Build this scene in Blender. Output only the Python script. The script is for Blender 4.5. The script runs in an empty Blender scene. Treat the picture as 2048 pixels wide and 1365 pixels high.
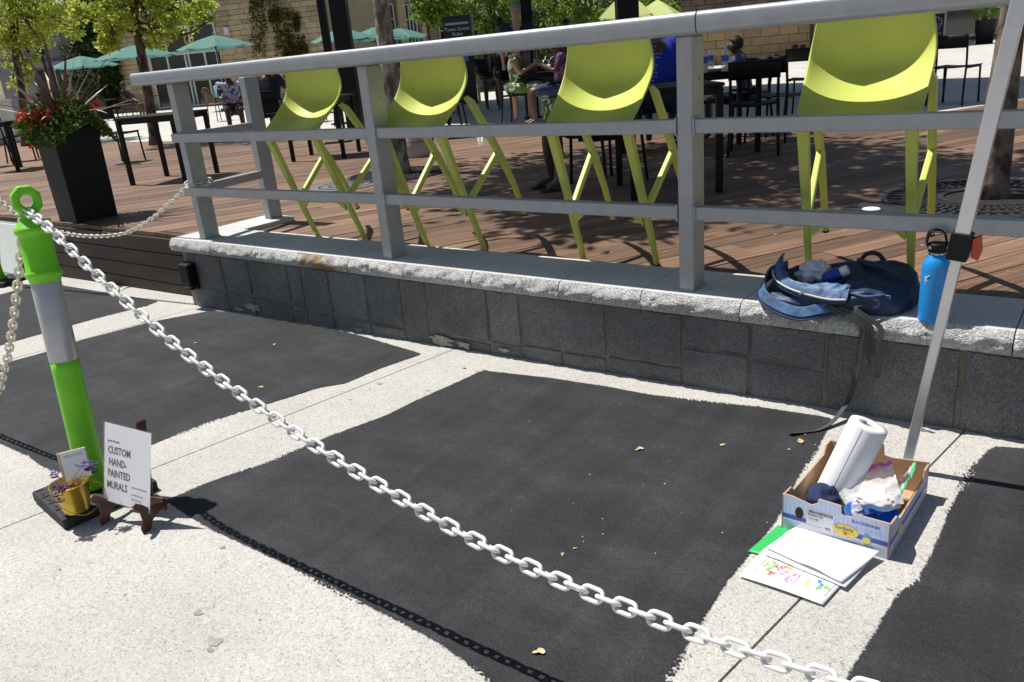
import bpy, bmesh, math, random
from mathutils import Vector, Matrix, noise
random.seed(7)
rad = math.radians
sc = bpy.context.scene
col = sc.collection

# ---------------------------------------------------------------- camera, light, exposure
FPX, CX, CY = 1596.48, 1024.0, 682.5          # focal length and centre in photograph pixels
CAM = Vector((0.0, 0.0, 1.45))
RW = Matrix(((0.80285476, 0.13580899, -0.58049991),
             (0.59011764, -0.31947875, 0.74141385),
             (-0.08476672, -0.93781088, -0.33663832)))   # columns: right, down, forward
cd = bpy.data.cameras.new('camera'); cam = bpy.data.objects.new('camera', cd); col.objects.link(cam)
r_, d_, f_ = RW.col[0], RW.col[1], RW.col[2]
cam.matrix_world = Matrix(((r_[0], -d_[0], -f_[0], CAM[0]), (r_[1], -d_[1], -f_[1], CAM[1]),
                           (r_[2], -d_[2], -f_[2], CAM[2]), (0, 0, 0, 1)))
cd.sensor_width = 36.0; cd.lens = 36.0 * FPX / 2048; cd.clip_start = 0.02; cd.clip_end = 1200
sc.camera = cam

SUN_TRAVEL = Vector((0.461, 0.045, -0.887)).normalized()
w = bpy.data.worlds.new('World'); sc.world = w; w.use_nodes = True
wn = w.node_tree; bg = wn.nodes['Background']
sky = wn.nodes.new('ShaderNodeTexSky'); sky.sky_type = 'NISHITA'; sky.sun_disc = False
sky.sun_elevation = math.asin(-SUN_TRAVEL.z); sky.sun_rotation = math.atan2(-SUN_TRAVEL.x, -SUN_TRAVEL.y)
sky.air_density = 1.0; sky.dust_density = 1.2
wn.links.new(sky.outputs[0], bg.inputs[0]); bg.inputs[1].default_value = 0.066
sl = bpy.data.lights.new('sun', 'SUN'); sl.energy = 5.0; sl.angle = rad(0.53); sl.color = (1.0, 0.965, 0.91)
so = bpy.data.objects.new('sun', sl); col.objects.link(so); so.location = (-6, 0, 14)
so.rotation_euler = SUN_TRAVEL.to_track_quat('-Z', 'Y').to_euler()
sc.view_settings.view_transform = 'Standard'; sc.view_settings.look = 'None'
sc.view_settings.gamma = 1.0; sc.view_settings.exposure = 0.27
sc.render.resolution_x = 1024; sc.render.resolution_y = 682

# ---------------------------------------------------------------- places in the world
ZC = 0.45            # top of the wall coping
ZD = 0.415           # top of the deck and the plaza behind
def ray(u, v): return RW @ Vector(((u - CX) / FPX, (v - CY) / FPX, 1.0))
def P(u, v, axis=2, val=ZD):
    r = ray(u, v); t = (val - CAM[axis]) / r[axis]; return CAM + r * t
GS = 0.0187
def gz(x): return 0.0584 + GS * x              # the pavement falls gently to the left
def PG(u, v, off=0.0):
    r = ray(u, v); t = (0.0584 + GS * CAM.x + off - CAM.z) / (r.z - GS * r.x); return CAM + r * t
def hor(u): return 309 - 0.0904 * (u + 1184)
def G(u, ppm):                                  # a place on the plaza seen in column u where 1 m spans ppm pixels
    return P(u, hor(u) + 1.035 * ppm)
def PV(u, v, p, q):                             # sight line meets the upright plane through p and q
    r = ray(u, v); n = Vector((q.y - p.y, p.x - q.x, 0)); t = n.dot(p - CAM) / n.dot(r); return CAM + r * t

# ---------------------------------------------------------------- helpers
class MB:
    def __init__(s): s.v = []; s.f = []
    def add(s, vs, fs):
        k = len(s.v); s.v += [tuple(v) for v in vs]; s.f += [tuple(i + k for i in f) for f in fs]; return s
    def box(s, c, sz, m=None):
        c = Vector(c); vs = []
        for dx in (-.5, .5):
            for dy in (-.5, .5):
                for dz in (-.5, .5):
                    p = Vector((dx * sz[0], dy * sz[1], dz * sz[2]))
                    if m is not None: p = m @ p
                    vs.append(c + p)
        return s.add(vs, [(0, 1, 3, 2), (4, 6, 7, 5), (0, 4, 5, 1), (2, 3, 7, 6), (0, 2, 6, 4), (1, 5, 7, 3)])
    def bar(s, a, b, w_, h_, up=(0, 0, 1)):
        a = Vector(a); b = Vector(b); d = (b - a); L = d.length; d.normalize(); up = Vector(up)
        if abs(d.dot(up)) > .98: up = Vector((0, 1, 0))
        x = d.cross(up).normalized(); z = x.cross(d)
        m = Matrix((x, d, z)).transposed()
        return s.box((a + b) / 2, (w_, L, h_), m)
    def tube(s, pts, r, n=8, cap=True, closed=False):
        pts = [Vector(p) for p in pts]; N = len(pts)
        rs = r if isinstance(r, (list, tuple)) else [r] * N
        vs = []; prev = None
        for i, p in enumerate(pts):
            if closed: t = (pts[(i + 1) % N] - pts[i - 1])
            else: t = pts[min(i + 1, N - 1)] - pts[max(i - 1, 0)]
            t.normalize()
            if prev is None:
                a = Vector((0, 0, 1)) if abs(t.z) < .9 else Vector((1, 0, 0))
                x = t.cross(a).normalized()
            else:
                x = prev - t * prev.dot(t); x.normalize()
            prev = x; y = t.cross(x)
            for k in range(n):
                an = 2 * math.pi * k / n
                vs.append(p + (x * math.cos(an) + y * math.sin(an)) * rs[i])
        fs = []
        for i in range(N if closed else N - 1):
            j = (i + 1) % N
            for k in range(n):
                l = (k + 1) % n; fs.append((i * n + k, i * n + l, j * n + l, j * n + k))
        if cap and not closed:
            fs.append(tuple(range(n - 1, -1, -1))); fs.append(tuple((N - 1) * n + k for k in range(n)))
        return s.add(vs, fs)
    def lathe(s, prof, n=24, c=(0, 0, 0), m=None, capb=True, capt=True):
        vs = []; c = Vector(c)
        for (r, z) in prof:
            for k in range(n):
                an = 2 * math.pi * k / n; p = Vector((r * math.cos(an), r * math.sin(an), z))
                if m is not None: p = m @ p
                vs.append(c + p)
        fs = []
        for i in range(len(prof) - 1):
            for k in range(n):
                l = (k + 1) % n; fs.append((i * n + k, i * n + l, (i + 1) * n + l, (i + 1) * n + k))
        if capb: fs.append(tuple(range(n - 1, -1, -1)))
        if capt: fs.append(tuple((len(prof) - 1) * n + k for k in range(n)))
        return s.add(vs, fs)
    def prism(s, poly, z0, z1):
        n = len(poly); vs = [(p[0], p[1], z0) for p in poly] + [(p[0], p[1], z1) for p in poly]
        ar = sum(poly[i][0] * poly[(i + 1) % n][1] - poly[(i + 1) % n][0] * poly[i][1] for i in range(n))
        fs = [tuple(range(n - 1, -1, -1)), tuple(range(n, 2 * n))] + [(i, (i + 1) % n, n + (i + 1) % n, n + i) for i in range(n)]
        if ar < 0: fs = [tuple(reversed(f)) for f in fs]
        return s.add(vs, fs)
    def grid(s, fn, nu, nv, closeu=False):
        vs = [fn(i / (nu if closeu else nu - 1), j / (nv - 1)) for j in range(nv) for i in range(nu)]
        fs = []
        for j in range(nv - 1):
            for i in range(nu if closeu else nu - 1):
                k = (i + 1) % nu; fs.append((j * nu + i, j * nu + k, (j + 1) * nu + k, (j + 1) * nu + i))
        return s.add(vs, fs)
    def ribbon(s, pts, width, wd, th=.002):
        pts = [Vector(p) for p in pts]; N = len(pts); vs = []
        for i, p in enumerate(pts):
            t = (pts[min(i + 1, N - 1)] - pts[max(i - 1, 0)]).normalized()
            wv = Vector(wd[i] if isinstance(wd[0], (tuple, list, Vector)) else wd); wv = (wv - t * wv.dot(t)).normalized()
            nn = t.cross(wv) * th / 2; h = wv * width / 2
            vs += [p - h - nn, p + h - nn, p + h + nn, p - h + nn]
        fs = [(3, 2, 1, 0), tuple((N - 1) * 4 + k for k in range(4))]
        for i in range(N - 1):
            for k in range(4):
                l = (k + 1) % 4; fs.append((i * 4 + k, i * 4 + l, (i + 1) * 4 + l, (i + 1) * 4 + k))
        return s.add(vs, fs)
    def mesh(s, name, smooth=False):
        me = bpy.data.meshes.new(name); me.from_pydata(s.v, [], s.f); me.validate(); me.update()
        if smooth: me.polygons.foreach_set('use_smooth', [True] * len(me.polygons))
        return me
    def build(s, name, m, parent=None, smooth=False, bevel=0, seg=2, sub=0, loc=None, rot=None):
        return link(name, s.mesh(name, smooth), m, parent, bevel, seg, sub, loc, rot, smooth)
def link(name, me, m=None, parent=None, bevel=0, seg=2, sub=0, loc=None, rot=None, smooth=False):
    o = bpy.data.objects.new(name, me); col.objects.link(o)
    if m is not None and not me.materials: me.materials.append(m)
    if parent is not None: o.parent = parent
    if loc is not None: o.location = loc
    if rot is not None: o.rotation_euler = rot
    if bevel:
        b = o.modifiers.new('bevel', 'BEVEL'); b.width = bevel; b.segments = seg; b.limit_method = 'ANGLE'; b.angle_limit = rad(35)
        if smooth is False:
            me.polygons.foreach_set('use_smooth', [True] * len(me.polygons)); b.harden_normals = True
    if sub:
        q = o.modifiers.new('sub', 'SUBSURF'); q.levels = sub; q.render_levels = sub
    return o
def tag(o, label, cat, group=None):
    o['label'] = label; o['category'] = cat
    if group: o['group'] = group
    return o
def thing(name, label, cat, loc=(0, 0, 0), rz=0.0, group=None):
    o = bpy.data.objects.new(name, None); col.objects.link(o); o.location = loc; o.rotation_euler = (0, 0, rz)
    o.empty_display_size = .1
    return tag(o, label, cat, group)
def struct(o): o['kind'] = 'structure'; return o
def stuff(o): o['kind'] = 'stuff'; return o
def copy_tree(o, parent=None):
    c = o.copy(); col.objects.link(c); c.parent = parent
    for ch in list(o.children): copy_tree(ch, c)
    return c
def text(name, body, size, m, parent, mtx, align='LEFT', ext=0.0002, sx=1.0, bold=0.0):
    cu = bpy.data.curves.new('t', 'FONT'); cu.body = body; cu.size = size; cu.align_x = align; cu.extrude = ext; cu.offset = bold; cu.resolution_u = 2
    t = bpy.data.objects.new('t', cu); col.objects.link(t)
    me = bpy.data.meshes.new_from_object(t.evaluated_get(bpy.context.evaluated_depsgraph_get()))
    bpy.data.objects.remove(t); bpy.data.curves.remove(cu)
    me.name = name; me.materials.clear(); me.materials.append(m)
    o = bpy.data.objects.new(name, me); col.objects.link(o); o.parent = parent
    o.matrix_local = mtx @ Matrix.Diagonal((sx, 1, 1, 1))
    return o
def frame(o, x, y):                               # matrix with given origin, x axis, y axis
    x = Vector(x).normalized(); y = Vector(y); z = x.cross(y).normalized(); y = z.cross(x)
    m = Matrix((x, y, z)).transposed().to_4x4(); m.translation = Vector(o); return m
def catm(pts, n=10):
    pts = [Vector(p) for p in pts]; out = []
    P_ = [pts[0] * 2 - pts[1]] + pts + [pts[-1] * 2 - pts[-2]]
    for i in range(1, len(P_) - 2):
        a, b, c, d = P_[i - 1:i + 3]
        for k in range(n):
            t = k / n
            out.append(.5 * ((2 * b) + (c - a) * t + (2 * a - 5 * b + 4 * c - d) * t * t + (3 * b - a - 3 * c + d) * t ** 3))
    out.append(pts[-1]); return out

# ---------------------------------------------------------------- materials
MATS = {}
def mat(name, c, rough=.6, metal=0.0, var=.12, scale=6.0, bump=0.0, bscale=60.0, rand=0.0, coat=0.0, trans=0.0, alpha=1.0, coord='Object', spec=.5, sss=0.0):
    if name in MATS: return MATS[name]
    m = bpy.data.materials.new(name); m.use_nodes = True; nt = m.node_tree; N = nt.nodes; b = N['Principled BSDF']
    b.inputs['Roughness'].default_value = rough; b.inputs['Metallic'].default_value = metal
    b.inputs['Coat Weight'].default_value = coat; b.inputs['Specular IOR Level'].default_value = spec
    b.inputs['Transmission Weight'].default_value = trans; b.inputs['Alpha'].default_value = alpha
    tc = N.new('ShaderNodeTexCoord')
    nz = N.new('ShaderNodeTexNoise'); nz.inputs['Scale'].default_value = scale; nz.inputs['Detail'].default_value = 5; nz.inputs['Roughness'].default_value = .6
    nt.links.new(tc.outputs[coord], nz.inputs['Vector'])
    mr = N.new('ShaderNodeMapRange'); mr.inputs[1].default_value = .3; mr.inputs[2].default_value = .7
    mr.inputs[3].default_value = 1 - var; mr.inputs[4].default_value = 1 + var
    nt.links.new(nz.outputs['Fac'], mr.inputs[0]); fac = mr.outputs[0]
    if rand:
        oi = N.new('ShaderNodeObjectInfo'); m2 = N.new('ShaderNodeMapRange'); m2.inputs[3].default_value = 1 - rand; m2.inputs[4].default_value = 1 + rand
        nt.links.new(oi.outputs['Random'], m2.inputs[0]); mu = N.new('ShaderNodeMath'); mu.operation = 'MULTIPLY'
        nt.links.new(fac, mu.inputs[0]); nt.links.new(m2.outputs[0], mu.inputs[1]); fac = mu.outputs[0]
    vm = N.new('ShaderNodeVectorMath'); vm.operation = 'SCALE'; vm.inputs[0].default_value = c[:3]
    nt.links.new(fac, vm.inputs['Scale']); nt.links.new(vm.outputs[0], b.inputs['Base Color'])
    if bump:
        n2 = N.new('ShaderNodeTexNoise'); n2.inputs['Scale'].default_value = bscale; n2.inputs['Detail'].default_value = 4
        nt.links.new(tc.outputs[coord], n2.inputs['Vector'])
        bp = N.new('ShaderNodeBump'); bp.inputs['Strength'].default_value = bump; bp.inputs['Distance'].default_value = .01
        nt.links.new(n2.outputs['Fac'], bp.inputs['Height']); nt.links.new(bp.outputs[0], b.inputs['Normal'])
    MATS[name] = m; return m
def ramp(N, nt, src, stops):
    r = N.new('ShaderNodeValToRGB'); e = r.color_ramp.elements
    while len(e) < len(stops): e.new(.5)
    for k, (p, c) in enumerate(stops): e[k].position = p; e[k].color = (*c, 1)
    nt.links.new(src, r.inputs[0]); return r
def leafmat(name, c, c2, tr=.35):
    m = bpy.data.materials.new(name); m.use_nodes = True; nt = m.node_tree; N = nt.nodes; b = N['Principled BSDF']
    g = N.new('ShaderNodeNewGeometry'); r = ramp(N, nt, g.outputs['Random Per Island'], [(0, c), (1, c2)])
    nt.links.new(r.outputs[0], b.inputs['Base Color']); b.inputs['Roughness'].default_value = .55; b.inputs['Specular IOR Level'].default_value = .3
    t = N.new('ShaderNodeBsdfTranslucent'); nt.links.new(r.outputs[0], t.inputs[0])
    mx = N.new('ShaderNodeMixShader'); mx.inputs[0].default_value = tr
    nt.links.new(b.outputs[0], mx.inputs[1]); nt.links.new(t.outputs[0], mx.inputs[2]); nt.links.new(mx.outputs[0], N['Material Output'].inputs[0])
    return m
def aggregate(name, stops, gscale, bump, big=.10, rand=0.0):
    m = bpy.data.materials.new(name); m.use_nodes = True; nt = m.node_tree; N = nt.nodes; b = N['Principled BSDF']
    tc = N.new('ShaderNodeTexCoord'); vo = N.new('ShaderNodeTexVoronoi'); vo.inputs['Scale'].default_value = gscale
    nz0 = N.new('ShaderNodeTexNoise'); nz0.inputs['Scale'].default_value = gscale * .6
    nt.links.new(tc.outputs['Object'], nz0.inputs['Vector'])
    mv = N.new('ShaderNodeVectorMath'); mv.operation = 'MULTIPLY_ADD'; mv.inputs[1].default_value = (.012, .012, .012)
    nt.links.new(nz0.outputs['Color'], mv.inputs[0]); nt.links.new(tc.outputs['Object'], mv.inputs[2])
    nt.links.new(mv.outputs[0], vo.inputs['Vector'])
    sep = N.new('ShaderNodeSeparateColor'); nt.links.new(vo.outputs['Color'], sep.inputs[0])
    r = ramp(N, nt, sep.outputs[0], stops)
    nz = N.new('ShaderNodeTexNoise'); nz.inputs['Scale'].default_value = 1.3; nz.inputs['Detail'].default_value = 9; nz.inputs['Roughness'].default_value = .65
    nt.links.new(tc.outputs['Object'], nz.inputs['Vector'])
    mr = N.new('ShaderNodeMapRange'); mr.inputs[1].default_value = .3; mr.inputs[2].default_value = .7; mr.inputs[3].default_value = 1 - big; mr.inputs[4].default_value = 1 + big
    nt.links.new(nz.outputs['Fac'], mr.inputs[0])
    fac_ = mr.outputs[0]
    if rand:
        oi = N.new('ShaderNodeObjectInfo'); m2 = N.new('ShaderNodeMapRange'); m2.inputs[3].default_value = 1 - rand; m2.inputs[4].default_value = 1 + rand; nt.links.new(oi.outputs['Random'], m2.inputs[0])
        mu = N.new('ShaderNodeMath'); mu.operation = 'MULTIPLY'; nt.links.new(fac_, mu.inputs[0]); nt.links.new(m2.outputs[0], mu.inputs[1]); fac_ = mu.outputs[0]
    vm = N.new('ShaderNodeVectorMath'); vm.operation = 'SCALE'; nt.links.new(r.outputs[0], vm.inputs[0]); nt.links.new(fac_, vm.inputs['Scale'])
    nt.links.new(vm.outputs[0], b.inputs['Base Color']); b.inputs['Roughness'].default_value = .85; b.inputs['Specular IOR Level'].default_value = .25
    ad = N.new('ShaderNodeMath'); ad.operation = 'ADD'; n3 = N.new('ShaderNodeTexNoise'); n3.inputs['Scale'].default_value = gscale * 1.5
    nt.links.new(tc.outputs['Object'], n3.inputs['Vector']); nt.links.new(vo.outputs['Distance'], ad.inputs[0]); nt.links.new(n3.outputs['Fac'], ad.inputs[1])
    bp = N.new('ShaderNodeBump'); bp.inputs['Strength'].default_value = bump; bp.inputs['Distance'].default_value = .006
    nt.links.new(ad.outputs[0], bp.inputs['Height']); nt.links.new(bp.outputs[0], b.inputs['Normal'])
    MATS[name] = m; return m

M_conc = aggregate('aggregate concrete', [(0, (.27, .255, .225)), (.07, (.375, .358, .325)), (.3, (.45, .433, .40)), (.7, (.505, .488, .452)), (.93, (.57, .553, .515)), (1, (.45, .43, .39))], 205, .42, .12)
M_joint = mat('joint filler', (.05, .045, .04), .9)
M_granite = aggregate('grey granite', [(0, (.105, .104, .10)), (.3, (.15, .149, .143)), (.6, (.19, .188, .18)), (.9, (.245, .242, .23)), (1, (.33, .325, .305))], 280, .6, .5, rand=.13)
M_coptop = aggregate('coping granite', [(0, (.40, .41, .41)), (.4, (.50, .51, .51)), (.8, (.58, .585, .58)), (1, (.64, .64, .63))], 260, .22, .16)
M_mortar = mat('mortar', (.20, .172, .135), .95, var=.35, scale=9, bump=.5, bscale=70)
M_rail = mat('brushed aluminium rail', (.36, .37, .385), .45, .35, var=.08, scale=14, bump=.04, bscale=120)
M_lime = mat('lime plastic', (.54, .60, .135), .45, 0, var=.05, scale=5, spec=.35)
M_boll = mat('green plastic', (.17, .58, .015), .45, 0, var=.10, scale=9, bump=.08, bscale=50, spec=.4)
M_black = mat('black painted metal', (.006, .006, .007), .5, .0, var=.2, spec=.25)
M_rubber = mat('black rubber', (.022, .022, .024), .8, 0, var=.3, scale=20, bump=.3, bscale=90)
M_chain = mat('white plastic chain', (.74, .73, .70), .45, 0, var=.05, rand=.05, scale=20)
M_chain2 = mat('aged plastic chain', (.68, .63, .52), .5, 0, var=.07, rand=.07, scale=20)
M_white = mat('white paper', (.80, .80, .82), .75, var=.02)
M_ink = mat('black ink', (.015, .015, .018), .7, var=0)
M_grey_ink = mat('grey ink', (.28, .28, .30), .7, var=0)
# ---------------------------------------------------------------- pavement
pav = struct(MB().grid(lambda a, b: (-70 + 120 * a, -45 + 48.1 * b, gz(-70 + 120 * a) - .012), 2, 2).build('pavement', M_joint))
SL = .17; GAP = .007
def lx(x0, y): return x0 + SL * (y - 2.9)
edges = [-2.71 + 2.385 * k for k in range(-8, 6)]
def slab(poly):
    n = len(poly); vs = [(x, y, gz(x)) for x, y in poly] + [(x, y, gz(x) - .05) for x, y in poly]
    fs = [tuple(range(n))] + [(i, n + i, n + (i + 1) % n, (i + 1) % n) for i in range(n)]
    MB().add(vs, fs).build('slab', M_conc, pav)
for a, b in zip(edges[:-1], edges[1:]):
    g = GAP / 2
    ys = [-12, 3.12] if a > -5.2 else [-12, None, 3.12]
    def pt(x0, y, s): return (lx(x0, y) + s * g, y)
    if True: slab([pt(a, -12, 1), pt(b, -12, -1), pt(b, 3.12, -1), pt(a, 3.12, 1)])

# black painted squares: thin sheets with frayed edges
def paintmat():
    m = bpy.data.materials.new('black mural ground coat'); m.use_nodes = True; nt = m.node_tree; N = nt.nodes; b = N['Principled BSDF']
    tc = N.new('ShaderNodeTexCoord')
    n1 = N.new('ShaderNodeTexNoise'); n1.inputs['Scale'].default_value = 2.2; n1.inputs['Detail'].default_value = 10; n1.inputs['Roughness'].default_value = .68
    mp = N.new('ShaderNodeMapping'); mp.inputs['Scale'].default_value = (.9, 2.0, 1); mp.inputs['Rotation'].default_value = (0, 0, rad(-14))
    nt.links.new(tc.outputs['Object'], mp.inputs[0]); nt.links.new(mp.outputs[0], n1.inputs['Vector'])
    r = ramp(N, nt, n1.outputs['Fac'], [(.30, (.018, .0185, .0205)), (.5, (.026, .027, .0295)), (.66, (.038, .039, .042)), (.8, (.07, .07, .072))])
    vo = N.new('ShaderNodeTexVoronoi'); vo.inputs['Scale'].default_value = 210; nt.links.new(tc.outputs['Object'], vo.inputs['Vector'])
    sp = N.new('ShaderNodeSeparateColor'); nt.links.new(vo.outputs['Color'], sp.inputs[0])
    mr = N.new('ShaderNodeMapRange'); mr.inputs[3].default_value = .72; mr.inputs[4].default_value = 1.3; nt.links.new(sp.outputs[0], mr.inputs[0])
    vm = N.new('ShaderNodeVectorMath'); vm.operation = 'SCALE'; nt.links.new(r.outputs[0], vm.inputs[0]); nt.links.new(mr.outputs[0], vm.inputs['Scale'])
    m7 = N.new('ShaderNodeMapping'); m7.inputs['Scale'].default_value = (11, .7, 1); m7.inputs['Rotation'].default_value = (0, 0, rad(10)); nt.links.new(tc.outputs['Object'], m7.inputs[0])
    n7 = N.new('ShaderNodeTexNoise'); n7.inputs['Scale'].default_value = 1.0; n7.inputs['Detail'].default_value = 3; nt.links.new(m7.outputs[0], n7.inputs['Vector'])
    r7 = N.new('ShaderNodeMapRange'); r7.inputs[1].default_value = .3; r7.inputs[2].default_value = .7; r7.inputs[3].default_value = .82; r7.inputs[4].default_value = 1.22; nt.links.new(n7.outputs['Fac'], r7.inputs[0])
    v7 = N.new('ShaderNodeVectorMath'); v7.operation = 'SCALE'; nt.links.new(vm.outputs[0], v7.inputs[0]); nt.links.new(r7.outputs[0], v7.inputs['Scale'])
    nt.links.new(v7.outputs[0], b.inputs['Base Color']); b.inputs['Roughness'].default_value = .8; b.inputs['Specular IOR Level'].default_value = .3
    bp = N.new('ShaderNodeBump'); bp.inputs['Strength'].default_value = .5; bp.inputs['Distance'].default_value = .005
    nt.links.new(vo.outputs['Distance'], bp.inputs['Height']); nt.links.new(bp.outputs[0], b.inputs['Normal'])
    at = N.new('ShaderNodeAttribute'); at.attribute_name = 'edge'
    def nz(scale, amp, det=3):
        n = N.new('ShaderNodeTexNoise'); n.inputs['Scale'].default_value = scale; n.inputs['Detail'].default_value = det; nt.links.new(tc.outputs['Object'], n.inputs['Vector'])
        a = N.new('ShaderNodeMath'); a.operation = 'MULTIPLY_ADD'; a.inputs[1].default_value = amp; a.inputs[2].default_value = -.5 * amp; nt.links.new(n.outputs['Fac'], a.inputs[0]); return a.outputs[0]
    cur = at.outputs['Fac']
    n5 = N.new('ShaderNodeTexNoise'); n5.inputs['Scale'].default_value = 2.6; nt.links.new(tc.outputs['Object'], n5.inputs['Vector'])
    am = N.new('ShaderNodeMapRange'); am.inputs[1].default_value = .54; am.inputs[2].default_value = .72; am.inputs[3].default_value = .02; am.inputs[4].default_value = .22; nt.links.new(n5.outputs['Fac'], am.inputs[0])
    fn_ = N.new('ShaderNodeTexNoise'); fn_.inputs['Scale'].default_value = 130; fn_.inputs['Detail'].default_value = 3; nt.links.new(tc.outputs['Object'], fn_.inputs['Vector'])
    fm_ = N.new('ShaderNodeMath'); fm_.operation = 'SUBTRACT'; fm_.inputs[1].default_value = .5; nt.links.new(fn_.outputs['Fac'], fm_.inputs[0])
    mu_ = N.new('ShaderNodeMath'); mu_.operation = 'MULTIPLY'; nt.links.new(fm_.outputs[0], mu_.inputs[0]); nt.links.new(am.outputs[0], mu_.inputs[1])
    for t_ in (mu_.outputs[0], nz(4, .010), nz(28, .009)):
        ad = N.new('ShaderNodeMath'); ad.operation = 'ADD'; nt.links.new(cur, ad.inputs[0]); nt.links.new(t_, ad.inputs[1]); cur = ad.outputs[0]
    a2 = N.new('ShaderNodeMapRange'); a2.inputs[1].default_value = -.002; a2.inputs[2].default_value = .004; nt.links.new(cur, a2.inputs[0])
    nt.links.new(a2.outputs[0], b.inputs['Alpha'])
    return m
M_paint = paintmat()
def paint(px, sd):
    pts = [PG(u, v) for u, v in px]; n = len(pts); seg = [(pts[k].x, pts[k].y, pts[(k + 1) % n].x, pts[(k + 1) % n].y) for k in range(n)]
    x0, x1 = min(p.x for p in pts) - .1, max(p.x for p in pts) + .1; y0, y1 = min(p.y for p in pts) - .1, max(p.y for p in pts) + .1
    st_ = .03; nx, ny = int((x1 - x0) / st_) + 1, int((y1 - y0) / st_) + 1; D = []
    for j in range(ny):
        y = y0 + j * st_
        for i in range(nx):
            x = x0 + i * st_; d2 = 9.0; ins = False
            for (ax, ay, bx, by) in seg:
                ex_, ey_ = bx - ax, by - ay; L2 = ex_ * ex_ + ey_ * ey_; t = ((x - ax) * ex_ + (y - ay) * ey_) / L2; t = 0 if t < 0 else 1 if t > 1 else t
                q = (ax + t * ex_ - x) ** 2 + (ay + t * ey_ - y) ** 2
                if q < d2: d2 = q
                if (ay > y) != (by > y) and x < (bx - ax) * (y - ay) / (by - ay) + ax: ins = not ins
            d = math.sqrt(d2); D.append(d if ins else -d)
    vs = []; dv = []; idx = {}; fs = []
    def vid(i, j):
        if (i, j) not in idx: idx[(i, j)] = len(vs); x = x0 + i * st_; vs.append((x, y0 + j * st_, gz(x) + .003)); dv.append(D[j * nx + i])
        return idx[(i, j)]
    for j in range(ny - 1):
        for i in range(nx - 1):
            if max(D[j * nx + i], D[j * nx + i + 1], D[(j + 1) * nx + i], D[(j + 1) * nx + i + 1]) > -.04 and y0 + (j + 1) * st_ < 2.965: fs.append((vid(i, j), vid(i + 1, j), vid(i + 1, j + 1), vid(i, j + 1)))
    me = bpy.data.meshes.new('painted_square'); me.from_pydata(vs, [], fs); me.update()
    at = me.attributes.new('edge', 'FLOAT', 'POINT'); at.data.foreach_set('value', dv)
    struct(link('painted_square', me, M_paint))
paint([(965, 742), (1100, 757), (1200, 772), (1300, 790), (1400, 803), (1520, 815), (1665, 838), (1640, 890), (1600, 950), (1555, 1040), (1500, 1110), (1450, 1170), (1400, 1250), (1345, 1340), (1290, 1430),
       (1080, 1430), (965, 1350), (880, 1290), (760, 1225), (640, 1165), (520, 1105), (420, 1060), (330, 1003), (413, 967), (482, 943), (537, 926), (627, 886), (700, 858), (770, 833), (836, 800), (891, 776)], 1)
paint([(425, 622), (520, 632), (600, 643), (720, 672), (845, 709), (760, 738), (690, 768), (640, 776), (510, 817), (413, 846), (310, 888), (215, 925), (150, 960), (118, 945), (85, 935), (55, 912), (20, 897), (-60, 860), (-220, 800), (-160, 770), (-60, 745), (0, 730), (100, 703), (160, 682), (300, 645)], 2)
paint([(345, 591), (295, 612), (210, 633), (130, 655), (0, 692), (-140, 722), (-260, 690), (-120, 620), (0, 590), (60, 574), (150, 566), (240, 577)], 3)
paint([(1985, 893), (1945, 935), (1915, 990), (1885, 1055), (1862, 1110), (1835, 1160), (1790, 1195), (1755, 1255), (1715, 1320), (1660, 1420), (2400, 1500), (2700, 1150), (2300, 945), (2120, 905)], 4)

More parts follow.
